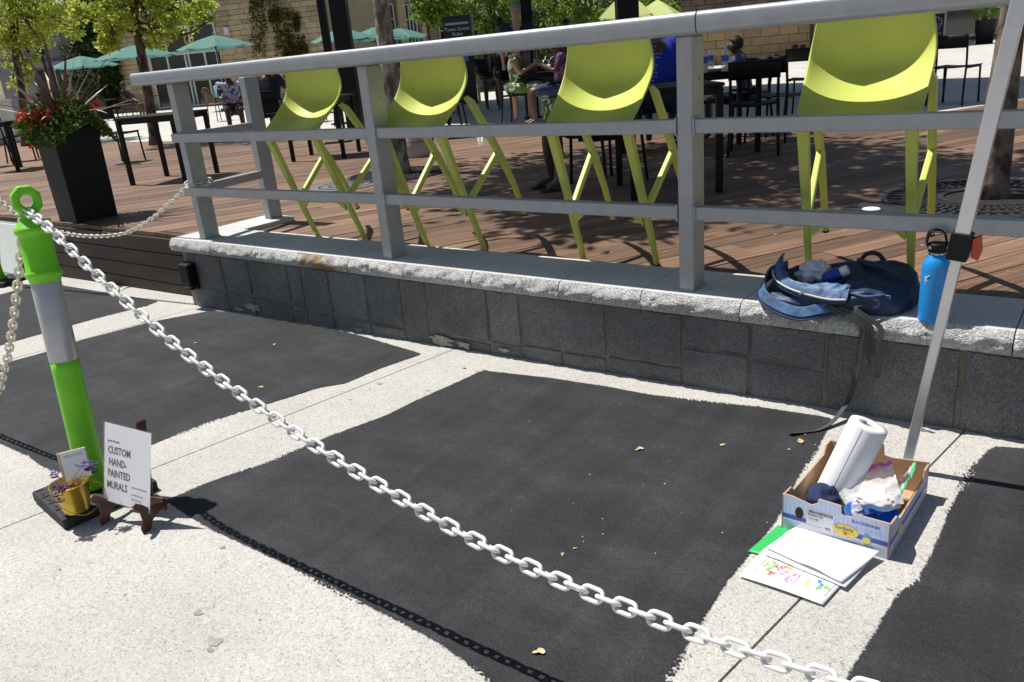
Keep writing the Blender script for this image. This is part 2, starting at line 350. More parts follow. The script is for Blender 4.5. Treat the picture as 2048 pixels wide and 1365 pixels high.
# ---------------------------------------------------------------- deck and plaza
PLK_A = rad(62); PD = Vector((math.cos(PLK_A), math.sin(PLK_A), 0)); PN = Vector((-PD.y, PD.x, 0))
def plankmat():
    m = bpy.data.materials.new('deck timber'); m.use_nodes = True; nt = m.node_tree; N = nt.nodes; b = N['Principled BSDF']
    tc = N.new('ShaderNodeTexCoord'); mp = N.new('ShaderNodeMapping'); mp.inputs['Rotation'].default_value = (0, 0, -PLK_A); mp.vector_type = 'POINT'
    nt.links.new(tc.outputs['Object'], mp.inputs[0])
    m2 = N.new('ShaderNodeVectorMath'); m2.operation = 'MULTIPLY'; m2.inputs[1].default_value = (1.2, 26, 1); nt.links.new(mp.outputs[0], m2.inputs[0])
    n1 = N.new('ShaderNodeTexNoise'); n1.inputs['Scale'].default_value = 2.2; n1.inputs['Detail'].default_value = 8; nt.links.new(m2.outputs[0], n1.inputs['Vector'])
    r = ramp(N, nt, n1.outputs['Fac'], [(.25, (.088, .050, .031)), (.5, (.170, .100, .062)), (.75, (.255, .160, .105))])
    oi = N.new('ShaderNodeObjectInfo'); mr = N.new('ShaderNodeMapRange'); mr.inputs[3].default_value = .62; mr.inputs[4].default_value = 1.3; nt.links.new(oi.outputs['Random'], mr.inputs[0])
    n3 = N.new('ShaderNodeTexNoise'); n3.inputs['Scale'].default_value = .9; n3.inputs['Detail'].default_value = 4; nt.links.new(tc.outputs['Object'], n3.inputs['Vector'])
    m3 = N.new('ShaderNodeMapRange'); m3.inputs[1].default_value = .3; m3.inputs[2].default_value = .7; m3.inputs[3].default_value = .85; m3.inputs[4].default_value = 1.15; nt.links.new(n3.outputs['Fac'], m3.inputs[0])
    mu = N.new('ShaderNodeMath'); mu.operation = 'MULTIPLY'; nt.links.new(mr.outputs[0], mu.inputs[0]); nt.links.new(m3.outputs[0], mu.inputs[1])
    vm = N.new('ShaderNodeVectorMath'); vm.operation = 'SCALE'; nt.links.new(r.outputs[0], vm.inputs[0]); nt.links.new(mu.outputs[0], vm.inputs['Scale'])
    nt.links.new(vm.outputs[0], b.inputs['Base Color']); b.inputs['Roughness'].default_value = .62; b.inputs['Specular IOR Level'].default_value = .35
    bp = N.new('ShaderNodeBump'); bp.inputs['Strength'].default_value = .18; bp.inputs['Distance'].default_value = .004; nt.links.new(n1.outputs['Fac'], bp.inputs['Height']); nt.links.new(bp.outputs[0], b.inputs['Normal'])
    return m
M_plank = plankmat()
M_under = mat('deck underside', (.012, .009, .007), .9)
deck = struct(MB().add([(-30, 3.14, ZD - .032), (6, 3.14, ZD - .032), (6, 9, ZD - .032), (-30, 9, ZD - .032), (-2.45, 9, ZD - .032), (6, 22, ZD - .032)], [(0, 1, 2, 4, 3), (4, 2, 5)]).build('deck', M_under))
def clipy(poly, y, keep_above):
    out = []
    for i in range(len(poly)):
        a, b = poly[i], poly[(i + 1) % len(poly)]
        ia = (a.y >= y) == keep_above; ib = (b.y >= y) == keep_above
        if ia: out.append(a)
        if ia != ib: t = (y - a.y) / (b.y - a.y); out.append(a.lerp(b, t))
    return out
PITCH = .145; rest = MB(); rp = random.Random(3)
k0 = int(PN.dot(Vector((6, 3.2, 0))) / PITCH) - 2
k1 = int(PN.dot(Vector((-30, 9, 0))) / PITCH) + 2
for k in range(k0, k1):
    c = k * PITCH; o0 = PN * c
    # x of the board where it meets the front edge
    t = (3.2 - o0.y) / PD.y; xf = (o0 + PD * t).x; tb = (9 - o0.y) / PD.y; xb = (o0 + PD * tb).x
    yf = 3.15 if xf < -5.24 else 3.33; yb = 8.98 if xb < -2.45 else 21
    if xf > 5.5 or xb < -29: continue
    s = t - .3 - rp.random() * 3.2; send = (yb - o0.y) / PD.y + .3
    while s < send:
        L = rp.choice([2.4, 3.0, 3.6, 4.2]); h = PITCH / 2 - .003
        q = [o0 + PD * (s + .002) - PN * h, o0 + PD * (s + L - .002) - PN * h, o0 + PD * (s + L - .002) + PN * h, o0 + PD * (s + .002) + PN * h]
        s += L
        q = clipy(clipy(q, yf, True), yb, False)
        if len(q) < 3: continue
        cx = sum(p.x for p in q) / len(q); cyy = sum(p.y for p in q) / len(q); dz = rp.uniform(-.0015, .0015)
        if cx < -13.5 or cx > 1.6 or cyy > 12.5: rest.prism([(p.x, p.y) for p in q], ZD - .028, ZD + dz)
        else: MB().prism([(p.x, p.y) for p in q], ZD - .028, ZD + dz).build('plank', M_plank, deck)
stuff(rest.build('planks', M_plank, deck))
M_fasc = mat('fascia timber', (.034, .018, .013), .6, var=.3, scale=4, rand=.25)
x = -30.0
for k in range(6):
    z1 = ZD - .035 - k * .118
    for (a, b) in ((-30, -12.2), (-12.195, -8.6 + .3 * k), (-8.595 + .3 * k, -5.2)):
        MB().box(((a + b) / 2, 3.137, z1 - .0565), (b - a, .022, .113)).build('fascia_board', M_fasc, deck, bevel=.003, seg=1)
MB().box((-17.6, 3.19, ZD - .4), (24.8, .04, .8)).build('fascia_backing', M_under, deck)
M_plaza = mat('plaza concrete', (.50, .475, .43), .85, var=.12, scale=1.4, bump=.15, bscale=40)
M_pjoint = mat('plaza joint', (.12, .11, .10), .9)
plaza = struct(MB().add([(-200, 9.0, ZD - .034), (200, 9.0, ZD - .034), (200, 300, ZD - .034), (-200, 300, ZD - .034), (-30, 3.1, ZD - .034), (-30, 9.0, ZD - .034), (-200, 3.1, ZD - .034), (6, 3.3, ZD - .034), (200, 3.3, ZD - .034), (6, 9, ZD - .034)],
                        [(0, 1, 2, 3), (6, 4, 5, 0), (7, 8, 1, 9)]).build('plaza', M_pjoint))
def pslab(poly):
    MB().prism(poly, ZD - .06, ZD - .004).build('paving_slab', M_plaza, plaza)
for i in range(-14, 5):
    for j in range(0, 12):
        x0 = -2.45 + i * 2.4; y0 = 9.01 + j * 2.4; x1 = x0 + 2.392; y1 = y0 + 2.392
        q = [Vector((x0, y0, 0)), Vector((x1, y0, 0)), Vector((x1, y1, 0)), Vector((x0, y1, 0))]
        # leave the raking deck edge free
        def side(p): return (p.x + 2.45) - (p.y - 9.0) * (PD.x / PD.y)
        out = []
        for a, b in zip(q, q[1:] + q[:1]):
            sa, sb = side(a) < -.01, side(b) < -.01
            if sa: out.append(a)
            if sa != sb: tt = (-.01 - side(a)) / (side(b) - side(a)); out.append(a.lerp(b, tt))
        if len(out) >= 3: pslab([(p.x, p.y) for p in out])
stuff(MB().add([(-200, 37.9, ZD - .006), (200, 37.9, ZD - .006), (200, 300, ZD - .006), (-200, 300, ZD - .006), (-200, 9, ZD - .006), (-36.1, 9, ZD - .006), (-36.1, 37.9, ZD - .006)], [(0, 1, 2, 3), (4, 5, 6, 0)]).build('far_paving', M_plaza, plaza))

# ---------------------------------------------------------------- retaining wall
wall = thing('retaining_wall', 'low grey granite retaining wall with rough-faced coping below the metal railing', 'wall')
YW = 2.965; YF = 2.933; XL = -5.24; XR = 4.2
core = MB()
core.add([(-5.17, YW + .0075, -.12), (XR, YW + .0075, .05), (XR, YW + .0075, ZC - .085), (-5.17, YW + .0075, ZC - .085),
          (-5.17, 3.13, -.12), (XR, 3.13, .05), (XR, 3.13, ZC - .085), (-5.17, 3.13, ZC - .085)],
         [(0, 1, 2, 3), (5, 4, 7, 6), (4, 0, 3, 7), (1, 5, 6, 2), (3, 2, 6, 7), (4, 5, 1, 0)])
core.build('mortar_core', M_mortar, wall)
MB().box((-5.07, 3.42, .14), (.2, .57, .44)).build('end_wall', M_mortar, wall)
def stone(x0, x1, z0, z1, sd):
    g = .0065
    def steps(a, b): m = max(2, int((b - a) / .03)); return [a + g, a + g + .005] + [a + g + .005 + (b - a - 2 * g - .01) * k / m for k in range(1, m)] + [b - g - .005, b - g]
    xs, zs = steps(x0, x1), steps(z0, z1); nx, nz = len(xs), len(zs)
    def fr(a, b):
        i_, k_ = int(round(a * (nx - 1))), int(round(b * (nz - 1))); xx, zz = xs[i_], zs[k_]; rim = i_ in (0, nx - 1) or k_ in (0, nz - 1)
        d = noise.noise(Vector((xx * 7, zz * 7, sd))) * .007 + noise.noise(Vector((xx * 22, zz * 22, sd))) * .0035
        jx = noise.noise(Vector((zz * 9, sd, 3))) * .005; jz = noise.noise(Vector((xx * 9, sd, 7))) * .005
        return (xx + jx * (1 if i_ in (0, 1, nx - 2, nx - 1) else 0), YW - d + (.009 if rim else 0), zz + jz * (1 if k_ in (0, 1, nz - 2, nz - 1) else 0))
    mb = MB(); mb.grid(fr, nx, nz)
    n = nx * nz; top = mb.v[:]
    ring = [i for i in range(nx)] + [j * nx + nx - 1 for j in range(1, nz)] + [(nz - 1) * nx + i for i in range(nx - 2, -1, -1)] + [j * nx for j in range(nz - 2, 0, -1)]
    base = len(mb.v)
    for i in ring: p = mb.v[i]; mb.v.append((p[0], YW + .03, p[2]))
    m_ = len(ring)
    for a in range(m_): mb.f.append((ring[a], base + a, base + (a + 1) % m_, ring[(a + 1) % m_]))
    mb.build('stone', M_granite, wall, smooth=False)
def wx(u, v): return P(u, v, 1, YW).x
tops = [wx(u, v) for u, v in ((372, 510), (440, 520), (494, 528), (572, 540), (600, 543), (654, 552), (728, 562), (799, 572), (850, 580), (972, 594), (1037, 602), (1210, 626), (1364, 645), (1500, 662), (1653, 683), (1926, 715))]
tops += [tops[-1] + .55, tops[-1] + 1.2, tops[-1] + 1.75, tops[-1] + 2.5, tops[-1] + 3.1, XR]
bedf = [.62, .64, .66, .76, .78, .79, .81, .97, .82, .78, .77, .74, .46, .5, .97, .97, .6, .6, .97, .6, .55, .6]
zt = ZC - .088
def bed(i, xm): return zt - (zt - gz(xm)) * bedf[min(i, len(bedf) - 1)]
lows = []
for i in range(len(tops) - 1):
    x0, x1 = tops[i], tops[i + 1]; zb = bed(i, (x0 + x1) / 2)
    full = bedf[i] > .9
    stone(x0, x1, gz(x0) - .02 if full else zb, zt, i * 1.7)
    if not full: lows.append((x0, x1, zb))
# lower course: joints shifted from the ones above
rs = random.Random(11)
j = 0
while j < len(lows):
    x0, x1, zb = lows[j]
    if x1 - x0 > .42:
        m_ = x0 + (x1 - x0) * rs.uniform(.4, .6); stone(x0, m_, gz(x0) - .03, zb, j + 40.3); stone(m_, x1, gz(m_) - .03, zb, j + 60.1)
    else: stone(x0, x1, gz(x0) - .03, zb, j + 20.7)
    j += 1
# coping stones: sawn top, split face
M_split = aggregate('split granite face', [(0, (.33, .33, .32)), (.3, (.46, .46, .44)), (.7, (.56, .555, .53)), (1, (.66, .65, .62))], 150, .8, .25)
def rust():
    m = M_split.copy(); m.name = 'rust stained split granite'; nt = m.node_tree; N = nt.nodes; b = N['Principled BSDF']
    src = b.inputs['Base Color'].links[0].from_socket
    tc = N.new('ShaderNodeTexCoord'); n = N.new('ShaderNodeTexNoise'); n.inputs['Scale'].default_value = 9; n.inputs['Detail'].default_value = 4; nt.links.new(tc.outputs['Object'], n.inputs['Vector'])
    r = ramp(N, nt, n.outputs['Fac'], [(.48, (0, 0, 0)), (.62, (1, 1, 1))]); mx = N.new('ShaderNodeMix'); mx.data_type = 'RGBA'
    nt.links.new(r.outputs[0], mx.inputs[0]); nt.links.new(src, mx.inputs[6]); mx.inputs[7].default_value = (.36, .24, .12, 1); nt.links.new(mx.outputs[2], b.inputs['Base Color']); return m
M_rust = rust()
cx_ = [XL, -4.76, -4.30, -3.86, -3.42, -2.99, -2.52, -2.00, -1.577, -1.135, -.66, -.20, .33, .9, 1.4, 2.0, 2.6, 3.2, XR]
for i in range(len(cx_) - 1):
    x0, x1 = cx_[i] + .002, cx_[i + 1] - .002; T = .083; YB = 3.325; nx = max(12, int((x1 - x0) / .013)); nz = 9
    amp = 1.35 * [.6, 1, 1, 1.1, 1.2, 1.0, 1.1, 1.2, 1.3, 1.3, 1.2, 1.4][i % 12]
    def fr(a, b):
        xx = x0 + (x1 - x0) * a; e = min(a, 1 - a) * (x1 - x0)
        q = Vector((xx * 17, b * 2.2, i * 3.1)); d = (noise.noise(q) * .010 + abs(noise.noise(q * 2.3)) * .012 + noise.noise(q * 6) * .004) * amp
        bulge = 0
        if e < .012: d *= e / .012
        yy = YF + (.020 * b ** 1.6 - .012 * math.sin(math.pi * b) + .004 * (1 - b)) - d * math.sin(math.pi * max(.02, min(.98, b)))
        if b > .999: yy = YF + .020 + .006 * noise.noise(q * 2)
        return (xx, yy, ZC - T + T * b)
    fm = MB().grid(fr, nx, nz)
    c = MB()
    topf = [fm.v[(nz - 1) * nx + k] for k in range(nx)]; botf = [fm.v[k] for k in range(nx)]
    n = len(topf); vs = [(p[0], p[1], ZC) for p in topf] + [(x1, YB, ZC), (x0, YB, ZC)] + [(p[0], p[1], ZC - T) for p in botf] + [(x1, YB, ZC - T), (x0, YB, ZC - T)]
    c.add(vs, [tuple(range(n + 2)), tuple(range(2 * n + 3, n + 1, -1)), (n - 1, 2 * n + 1, 2 * n + 2, n), (n, 2 * n + 2, 2 * n + 3, n + 1), (n + 1, 2 * n + 3, n + 2, 0)])
    co = c.build('coping_stone', M_coptop, wall)
    fm.build('split_face', M_rust if i in (3,) else M_split, co, smooth=True)
MB().box((-5.085, 3.558, ZC - .04), (.31, .46, .078)).build('coping_stone', M_coptop, wall, bevel=.006)
# mineral bloom at the foot of the wall
M_bloom = mat('lime bloom', (.36, .345, .31), .95, var=.4, scale=30, bump=.8, bscale=80)
for u, v, w_, h_ in ((505, 614, .16, .045), (480, 618, .1, .02), (885, 680, .14, .05), (930, 690, .08, .03), (1010, 700, .07, .018), (720, 660, .05, .02)):
    p = P(u, v, 1, YW); mb = MB()
    n = 26; ct = (p.x, YW - .0105, p.z); vs = [ct]
    for k in range(n):
        a = 2 * math.pi * k / n; rr = .55 + .45 * noise.noise(Vector((math.cos(a) * 2.2, math.sin(a) * 2.2, u))) + .25 * noise.noise(Vector((math.cos(a) * 6, math.sin(a) * 6, u)))
        vs.append((p.x + math.cos(a) * w_ * rr, YW - .0085 , max(gz(p.x) + .004, p.z + math.sin(a) * h_ * rr)))
    mb.add(vs, [(0, k + 1, (k + 1) % n + 1) for k in range(n)]); mb.build('lime_bloom', M_bloom, wall, smooth=True)
# outlet box on the wall
ob = thing('outlet_box', 'black weatherproof outlet box on the left end of the granite wall', 'outlet box', (P(386, 548, 1, YW).x, YW - .008, P(386, 548, 1, YW).z))
MB().box((0, -.035, 0), (.115, .06, .17)).build('cover', M_black, ob, bevel=.018, seg=3)
MB().box((0, -.005, -.005), (.13, .014, .19)).build('back_plate', M_black, ob, bevel=.003)
MB().box((.01, -.03, -.09), (.035, .035, .03)).build('cable_entry', M_black, ob, bevel=.004)

# ---------------------------------------------------------------- railing
rl = thing('railing', 'grey metal railing with wide rounded top rail standing on the granite coping', 'railing')
PW, PDp = .066, .115
posts = [-4.93, -3.165, -1.395, .39, 2.17, 3.95]
M_bolt = mat('steel bolt', (.35, .35, .36), .35, .9, var=.05)
for k, x in enumerate(posts):
    MB().box((x, 3.06, ZC + .505), (PW, PDp, 1.01)).build('post', M_rail, rl, bevel=.006)
    MB().box((x, 3.06, ZC + .004), (PW + .01, PDp + .01, .008)).build('base_flange', M_rail, rl, bevel=.001, seg=1)
MB().box((-5.06, 3.70, ZC + .505), (PW, PDp, 1.01)).build('post', M_rail, rl, bevel=.006)
for k in range(len(posts) - 1):
    a, b = posts[k] + PW / 2 + .0015, posts[k + 1] - PW / 2 - .0015
    for z in (.675, .33):
        if k == 0:
            a0 = posts[0] - PW / 2 - .005; MB().bar((a0, 2.980, ZC + z), (b, 3.028, ZC + z), .042, .056).build('cross_rail', M_rail, rl, bevel=.005)
        else:
            MB().box(((a + b) / 2, 3.030, ZC + z), (b - a - .006, .048, .056)).build('cross_rail', M_rail, rl, bevel=.005)
            MB().box((a + .004, 3.028, ZC + z), (.008, .062, .07)).build('bracket', M_rail, rl, bevel=.003)
            MB().box((b - .004, 3.028, ZC + z), (.008, .062, .07)).build('bracket', M_rail, rl, bevel=.003)
for z in (.675, .33): MB().bar((-4.965, 3.12, ZC + z), (-5.055, 3.64, ZC + z), .045, .056).build('side_rail', M_rail, rl, bevel=.005)
for zz in (.1, .43, .60, .85):
    for (bx, by) in ((-4.965, 3.05), (-5.095, 3.70)):
        m_ = Matrix.Rotation(rad(-90), 3, 'Y'); MB().lathe([(.008, 0), (.008, .004), (.004, .007)], 10, (bx, by, ZC + zz), m_).build('bolt', M_bolt, rl)
# screws on the visible right-hand faces
for x in posts[1:4]:
    for zz in (.3, .85):
        m_ = Matrix.Rotation(rad(90), 3, 'Y'); MB().lathe([(.007, 0), (.006, .003), (.003, .005)], 10, (x + PW / 2, 3.07, ZC + zz), m_).build('bolt', M_bolt, rl)
prof = []
y0, y1, z0, z1, rr = 2.925, 3.250, ZC + 1.012, ZC + 1.092, .021
for (cy_, cz_, a0) in ((y1 - rr, z1 - rr, 0), (y0 + rr, z1 - rr, 90), (y0 + rr, z0 + rr, 180), (y1 - rr, z0 + rr, 270)):
    for k in range(7):
        a = rad(a0 + 15 * k); prof.append((cy_ + rr * math.cos(a), cz_ + rr * math.sin(a)))
for (xa, xb) in ((-5.24, -1.313), (-1.309, 2.2), (2.204, 4.3)):
    n = len(prof); vs = [(xa, p[0], p[1]) for p in prof] + [(xb, p[0], p[1]) for p in prof]
    MB().add(vs, [tuple(range(n)), tuple(range(2 * n - 1, n - 1, -1))] + [(i, n + i, n + (i + 1) % n, (i + 1) % n) for i in range(n)]).build('top_rail', M_rail, rl, bevel=.003, seg=2)
# ---------------------------------------------------------------- bar stools tipped against the railing
def stool_proto():
    t = thing('bar_stool', 'lime bar stool', 'bar stool')
    # seat and back in one shell: front lip, dished pan, curved crease, back
    ts = [('l', k / 4) for k in range(4)] + [('s', (k / 14) ** .95) for k in range(14)] + [('s', .965), ('s', .985), ('c', .4)] + [('b', .012)] + [('b', k / 12) for k in range(1, 13)]
    n = len(ts); nu = 33
    def fn(a, b):
        kind, t_ = ts[int(round(b * (n - 1)))]; s = 2 * a - 1; s2 = s * s
        as_ = abs(s); yc, zc = .256 - .042 * as_ ** 2.2, .812 + .088 * as_ ** 2.5; yf_, zf = -.118 + .006 * s2, .774 - .006 * s2
        if kind == 'l':
            an = math.pi * .5 * t_; wd = .206 + .006 * t_; return (s * wd, yf_ - .018 * math.cos(an), zf - .026 * (1 - math.sin(an)))
        if kind == 's':
            wd = .212 + .010 * t_; return (s * wd, yf_ + (yc - yf_) * t_, zf + (zc - zf) * t_ ** 1.2 - .022 * (1 - s2) * math.sin(math.pi * t_ ** .9))
        if kind == 'c': return (s * .2225, yc + .004, zc + .003)
        wd = .2225 - .040 * t_ ** 1.2; yt, zt_ = .266 - .040 * as_ ** 2.2, 1.092
        return (s * wd, yc + .006 + (yt - yc) * (t_ ** .85), zc + .006 + (zt_ - zc) * t_)
    shm = MB().grid(fn, nu, n)
    for i in range(nu):                                  # soften the bend towards the rims
        w_ = .22 + .70 * abs(2 * i / (nu - 1) - 1) ** 2.4
        for it in range(26):
            c_ = [Vector(shm.v[j * nu + i]) for j in range(n)]
            for j in range(5, n - 1): shm.v[j * nu + i] = tuple(c_[j].lerp((c_[j - 1] + c_[j + 1]) / 2, w_))
    sh = shm.build('seat_shell', M_lime, t, smooth=True)
    so_ = sh.modifiers.new('solid', 'SOLIDIFY'); so_.thickness = .011; so_.offset = -1
    bv = sh.modifiers.new('bevel', 'BEVEL'); bv.width = .003; bv.segments = 2; bv.limit_method = 'ANGLE'; bv.angle_limit = rad(60)
    def leg(pts, ws, ds, name='leg'):
        mb = MB(); vs = []
        for p, w_, d in zip(pts, ws, ds):
            for (a, b) in ((-1, -1), (1, -1), (1, 1), (-1, 1)): vs.append((p[0] + a * w_ / 2, p[1] + b * d / 2, p[2]))
        fs = [(3, 2, 1, 0), tuple(len(vs) - 4 + k for k in range(4))]
        for i in range(len(pts) - 1):
            for k in range(4): l = (k + 1) % 4; fs.append((i * 4 + k, i * 4 + l, (i + 1) * 4 + l, (i + 1) * 4 + k))
        return mb.add(vs, fs).build(name, M_lime, t, bevel=.007, seg=2)
    for s in (-1, 1):
        leg([(s * .198, 0, 0), (s * .196, -.028, .20), (s * .190, -.062, .45), (s * .186, -.096, .70), (s * .186, -.105, .765)], [.026, .031, .036, .043, .046], [.024, .029, .034, .040, .042])
        leg([(s * .222, .455, 0), (s * .220, .41, .22), (s * .216, .345, .42), (s * .216, .265, .62), (s * .217, .185, .79), (s * .211, .155, .83)], [.026, .028, .031, .030, .026, .012], [.026, .032, .042, .042, .05, .04])
        mb = MB().bar((s * .217, .335, .455), (s * .193, -.04, .305), .026, .034); mb.build('stretcher', M_lime, t, bevel=.006)
    MB().bar((-.19, -.044, .305), (.19, -.044, .305), .03, .034).build('footrest', M_lime, t, bevel=.006)
    for s in (-1, 1):
        MB().add([(s * .178, -.056, .305), (s * .12, -.056, .292), (s * .176, -.056, .24), (s * .178, -.030, .305), (s * .12, -.030, .292), (s * .176, -.030, .24)], [(0, 1, 2), (5, 4, 3), (0, 3, 4, 1), (1, 4, 5, 2), (2, 5, 3, 0)]).build('gusset', M_lime, t)
        MB().lathe([(.016, -.006), (.017, .003)], 10, (s * .198, 0, 0)).build('foot_glide', M_rubber, t)
        MB().lathe([(.016, -.006), (.017, .003)], 10, (s * .222, .455, 0)).build('foot_glide', M_rubber, t)
    return t
st = stool_proto()
spots = [(-3.95, 3.375, 6.5, 'lime plastic bar stool tipped against the railing, leftmost, next to the railing corner'),
         (-3.01, 3.40, 6, 'lime plastic bar stool tipped against the railing, second from the left, before the mottled tree'),
         (-1.95, 3.425, 6, 'lime plastic bar stool tipped against the railing, left of the post with the rail joint'),
         (-.815, 3.435, 5, 'lime plastic bar stool tipped against the railing behind the blue backpack')]
for i, (x, y, a, lb) in enumerate(spots):
    o = st if i == 0 else copy_tree(st)
    o.location = (x, y, ZD + .008); o.rotation_euler = (rad(15), 0, rad(a)); o['label'] = lb; o['group'] = 'lime bar stools along the railing'

# ---------------------------------------------------------------- green bollards with chains
M_refl = mat('grey reflective sleeve', (.40, .41, .43), .3, .25, var=.05, scale=30, spec=.6)
BC = Vector((-2.96, 1.135, gz(-2.96))); RING = Vector((-3.05, 1.224, 1.118))
def bollard_proto():
    t = thing('bollard', 'lime green plastic bollard', 'bollard')
    b = MB().box((0, 0, .0225), (.34, .34, .045)).build('base', M_rubber, t, bevel=.008)
    for i in range(-4, 5):
        for j in range(-4, 5):
            if math.hypot(i, j) < 2.6: continue
            c_ = (i * .037, j * .037, .0462)
            MB().box(c_, (.026, .007, .004) if (i + j) % 2 else (.007, .026, .004)).build('tread_block', M_rubber, b)
    prof = [(.0694, .046), (.0672, .058), (.0569, .075), (.0515, .09), (.0505, .10), (.0503, .103)] + [(.0500 - .0018 * k / 12, .106 + .439 * k / 12) for k in range(13)]
    MB().lathe(prof, 40).build('shaft', M_boll, t, smooth=True)
    MB().lathe([(0.0485, .54), (0.0496, .543), (0.0496, .835), (0.0482, .838)], 40).build('reflective_sleeve', M_refl, t, smooth=True)
    cap = [(0.0511, .832), (0.0522, .846), (0.0584, .852), (0.0610, .861), (0.0584, .870), (0.0533, .876), (0.0522, .99), (0.0522, 1.0), (0.0591, 1.006), (0.0613, 1.016), (0.0591, 1.026), (0.0511, 1.03), (0.0467, 1.045), (0.0336, 1.052), (0.0307, 1.075), (0.0292, 1.085)]
    MB().lathe(cap, 40).build('grip_cap', M_boll, t, smooth=True)
    MB().box((.046, -.022, 1.037), (.022, .016, .03), Matrix.Rotation(rad(-25), 3, 'Z')).build('locking_tab', M_boll, t, bevel=.003)
    # eight sided ring handle
    mb = MB(); n = 8; vs = []
    for k in range(n):
        a = rad(22.5 + 45 * k)
        for (rr, dd) in ((.021, -.011), (.028, -.018), (.045, -.018), (.051, -.010), (.051, .010), (.045, .018), (.028, .018), (.021, .011)):
            vs.append((math.cos(a) * rr, dd, 1.118 + math.sin(a) * rr * 1.12))
    fs = [(k * 8 + i, ((k + 1) % n) * 8 + i, ((k + 1) % n) * 8 + (i + 1) % 8, k * 8 + (i + 1) % 8) for k in range(n) for i in range(8)]
    mb.add(vs, fs).build('ring_handle', M_boll, t, bevel=.003, seg=2)
    return t
bo = bollard_proto(); bo.location = BC
bo['label'] = 'lime green bollard with grey reflective band and chain ring, beside the mural sign'; bo['group'] = 'green chain bollards'
axis = (RING - BC).normalized()
lean = Vector((0, 0, 1)).rotation_difference(axis).to_matrix()
rz = Matrix.Rotation(rad(-7), 3, 'Z')
# base stays flat on the pavement, the post leans on it
for ch in bo.children:
    if ch.name.startswith('base'): ch.rotation_euler = (0, 0, rad(-7))
    else:
        spin = Matrix.Rotation(rad(75), 3, 'Z'); ch.rotation_euler = (lean @ spin).to_euler()
def other_bollard(x, y, lb):
    c = copy_tree(bo); c.location = (x, y, gz(x)); c['label'] = lb
    for ch in c.children: ch.rotation_euler = (0, 0, rad(30))
    return Vector((x, y, gz(x) + 1.128))
R_back = other_bollard(-7.90, 2.76, 'lime green bollard at the far left, mostly outside the picture, behind the white board')
R_left = other_bollard(-6.6, 1.2, 'lime green bollard outside the picture on the left')
R_right = other_bollard(1.9, 1.19, 'lime green bollard outside the picture on the right')
# chain link: a stadium of round wire
def link_mesh(r=.0049, L=.0255, W=.0130):
    pts = []
    for k in range(9): a = rad(-90 + 22.5 * k); pts.append((L / 2 + W * math.cos(a), W * math.sin(a), 0))
    for k in range(9): a = rad(90 + 22.5 * k); pts.append((-L / 2 + W * math.cos(a), W * math.sin(a), 0))
    return MB().tube(pts, r, 8, closed=True).mesh('link', True)
LM = link_mesh(); LM.materials.append(M_chain); LM2 = link_mesh(); LM2.materials.append(M_chain2)
def chain(label, pts, me, twist=0.0, pitch=.0395):
    t = thing('chain', label, 'chain', pts[0], 0, 'white plastic chains'); o0 = Vector(pts[0])
    path = catm(pts, 24); d = [0]
    for a, b in zip(path, path[1:]): d.append(d[-1] + (b - a).length)
    n = int(d[-1] / pitch); j = 0; rr = random.Random(len(label))
    for k in range(n + 1):
        s = k * pitch
        while j < len(d) - 2 and d[j + 1] < s: j += 1
        f = (s - d[j]) / max(1e-6, d[j + 1] - d[j]); p = path[j].lerp(path[j + 1], f); tan = (path[j + 1] - path[j]).normalized()
        up = Vector((0, 0, 1)); sd = tan.cross(up).normalized(); up = sd.cross(tan)
        an = rad(45 + 90 * (k % 2)) + twist * s + rr.uniform(-.16, .16)
        y = sd * math.cos(an) + up * math.sin(an); z = tan.cross(y)
        m = Matrix((tan, y, z)).transposed().to_4x4(); m.translation = p - o0
        o = bpy.data.objects.new('link', me); col.objects.link(o); o.parent = t; o.matrix_local = m
    return t
e = .45
main = [RING + Vector((.0, -.012, -.035)), (-2.85, 1.188, .587 + e), (-2.6, 1.182, .457 + e), (-2.31, 1.182, .31 + e), (-2.08, 1.186, .208 + e), (-1.91, 1.186, .15 + e), (-1.71, 1.188, .082 + e), (-1.53, 1.188, .033 + e), (-1.37, 1.186, -.002 + e), (-1.12, 1.186, -.055 + e), (-.86, 1.186, -.085 + e), (-.6, 1.186, -.092 + e), (-.35, 1.186, -.085 + e), (-.1, 1.186, -.055 + e), (.3, 1.187, .03 + e), (.8, 1.188, .17 + e), (1.3, 1.19, .39 + e), tuple(R_right + Vector((-.03, 0, -.03)))]
chain('long white chain running from the green bollard to the lower right corner', main, LM)
chain('white chain hanging down steeply left of the green bollard', [RING + Vector((-.01, -.02, -.05)), (-3.10, 1.2, .545 + e), (-3.22, 1.2, .405 + e), (-3.37, 1.2, .235 + e), (-3.53, 1.2, .065 + e), (-3.70, 1.2, -.095 + e), (-3.85, 1.2, -.21 + e), (-4.2, 1.2, -.32 + e), (-4.7, 1.2, -.36 + e), (-5.3, 1.2, -.25 + e), (-6.0, 1.2, .12 + e), tuple(R_left + Vector((.03, 0, -.03)))], LM2)
A_ = RING + Vector((-.005, .01, -.045)); B_ = Vector((-4.985, 3.0, .352 + e))
far = [R_back + Vector((.03, 0, -.03)), R_back.lerp(PV(0, 400, R_back, B_), .55) + Vector((0, 0, -.05))] + [PV(u, v, R_back, B_) for u, v in ((0, 400), (40, 432), (115, 463), (180, 473), (250, 467), (300, 440), (345, 402))] + [B_]
chain('white chain sagging along the dark deck edge to the left railing post', far, LM2)
wrap = [B_ + Vector((0, 0, .0)), (-4.995, 3.02, .375 + e), (-4.99, 3.09, .392 + e), (-4.95, 3.14, .385 + e), (-4.88, 3.13, .372 + e), (-4.875, 3.05, .366 + e), (-4.90, 2.955, .37 + e)]
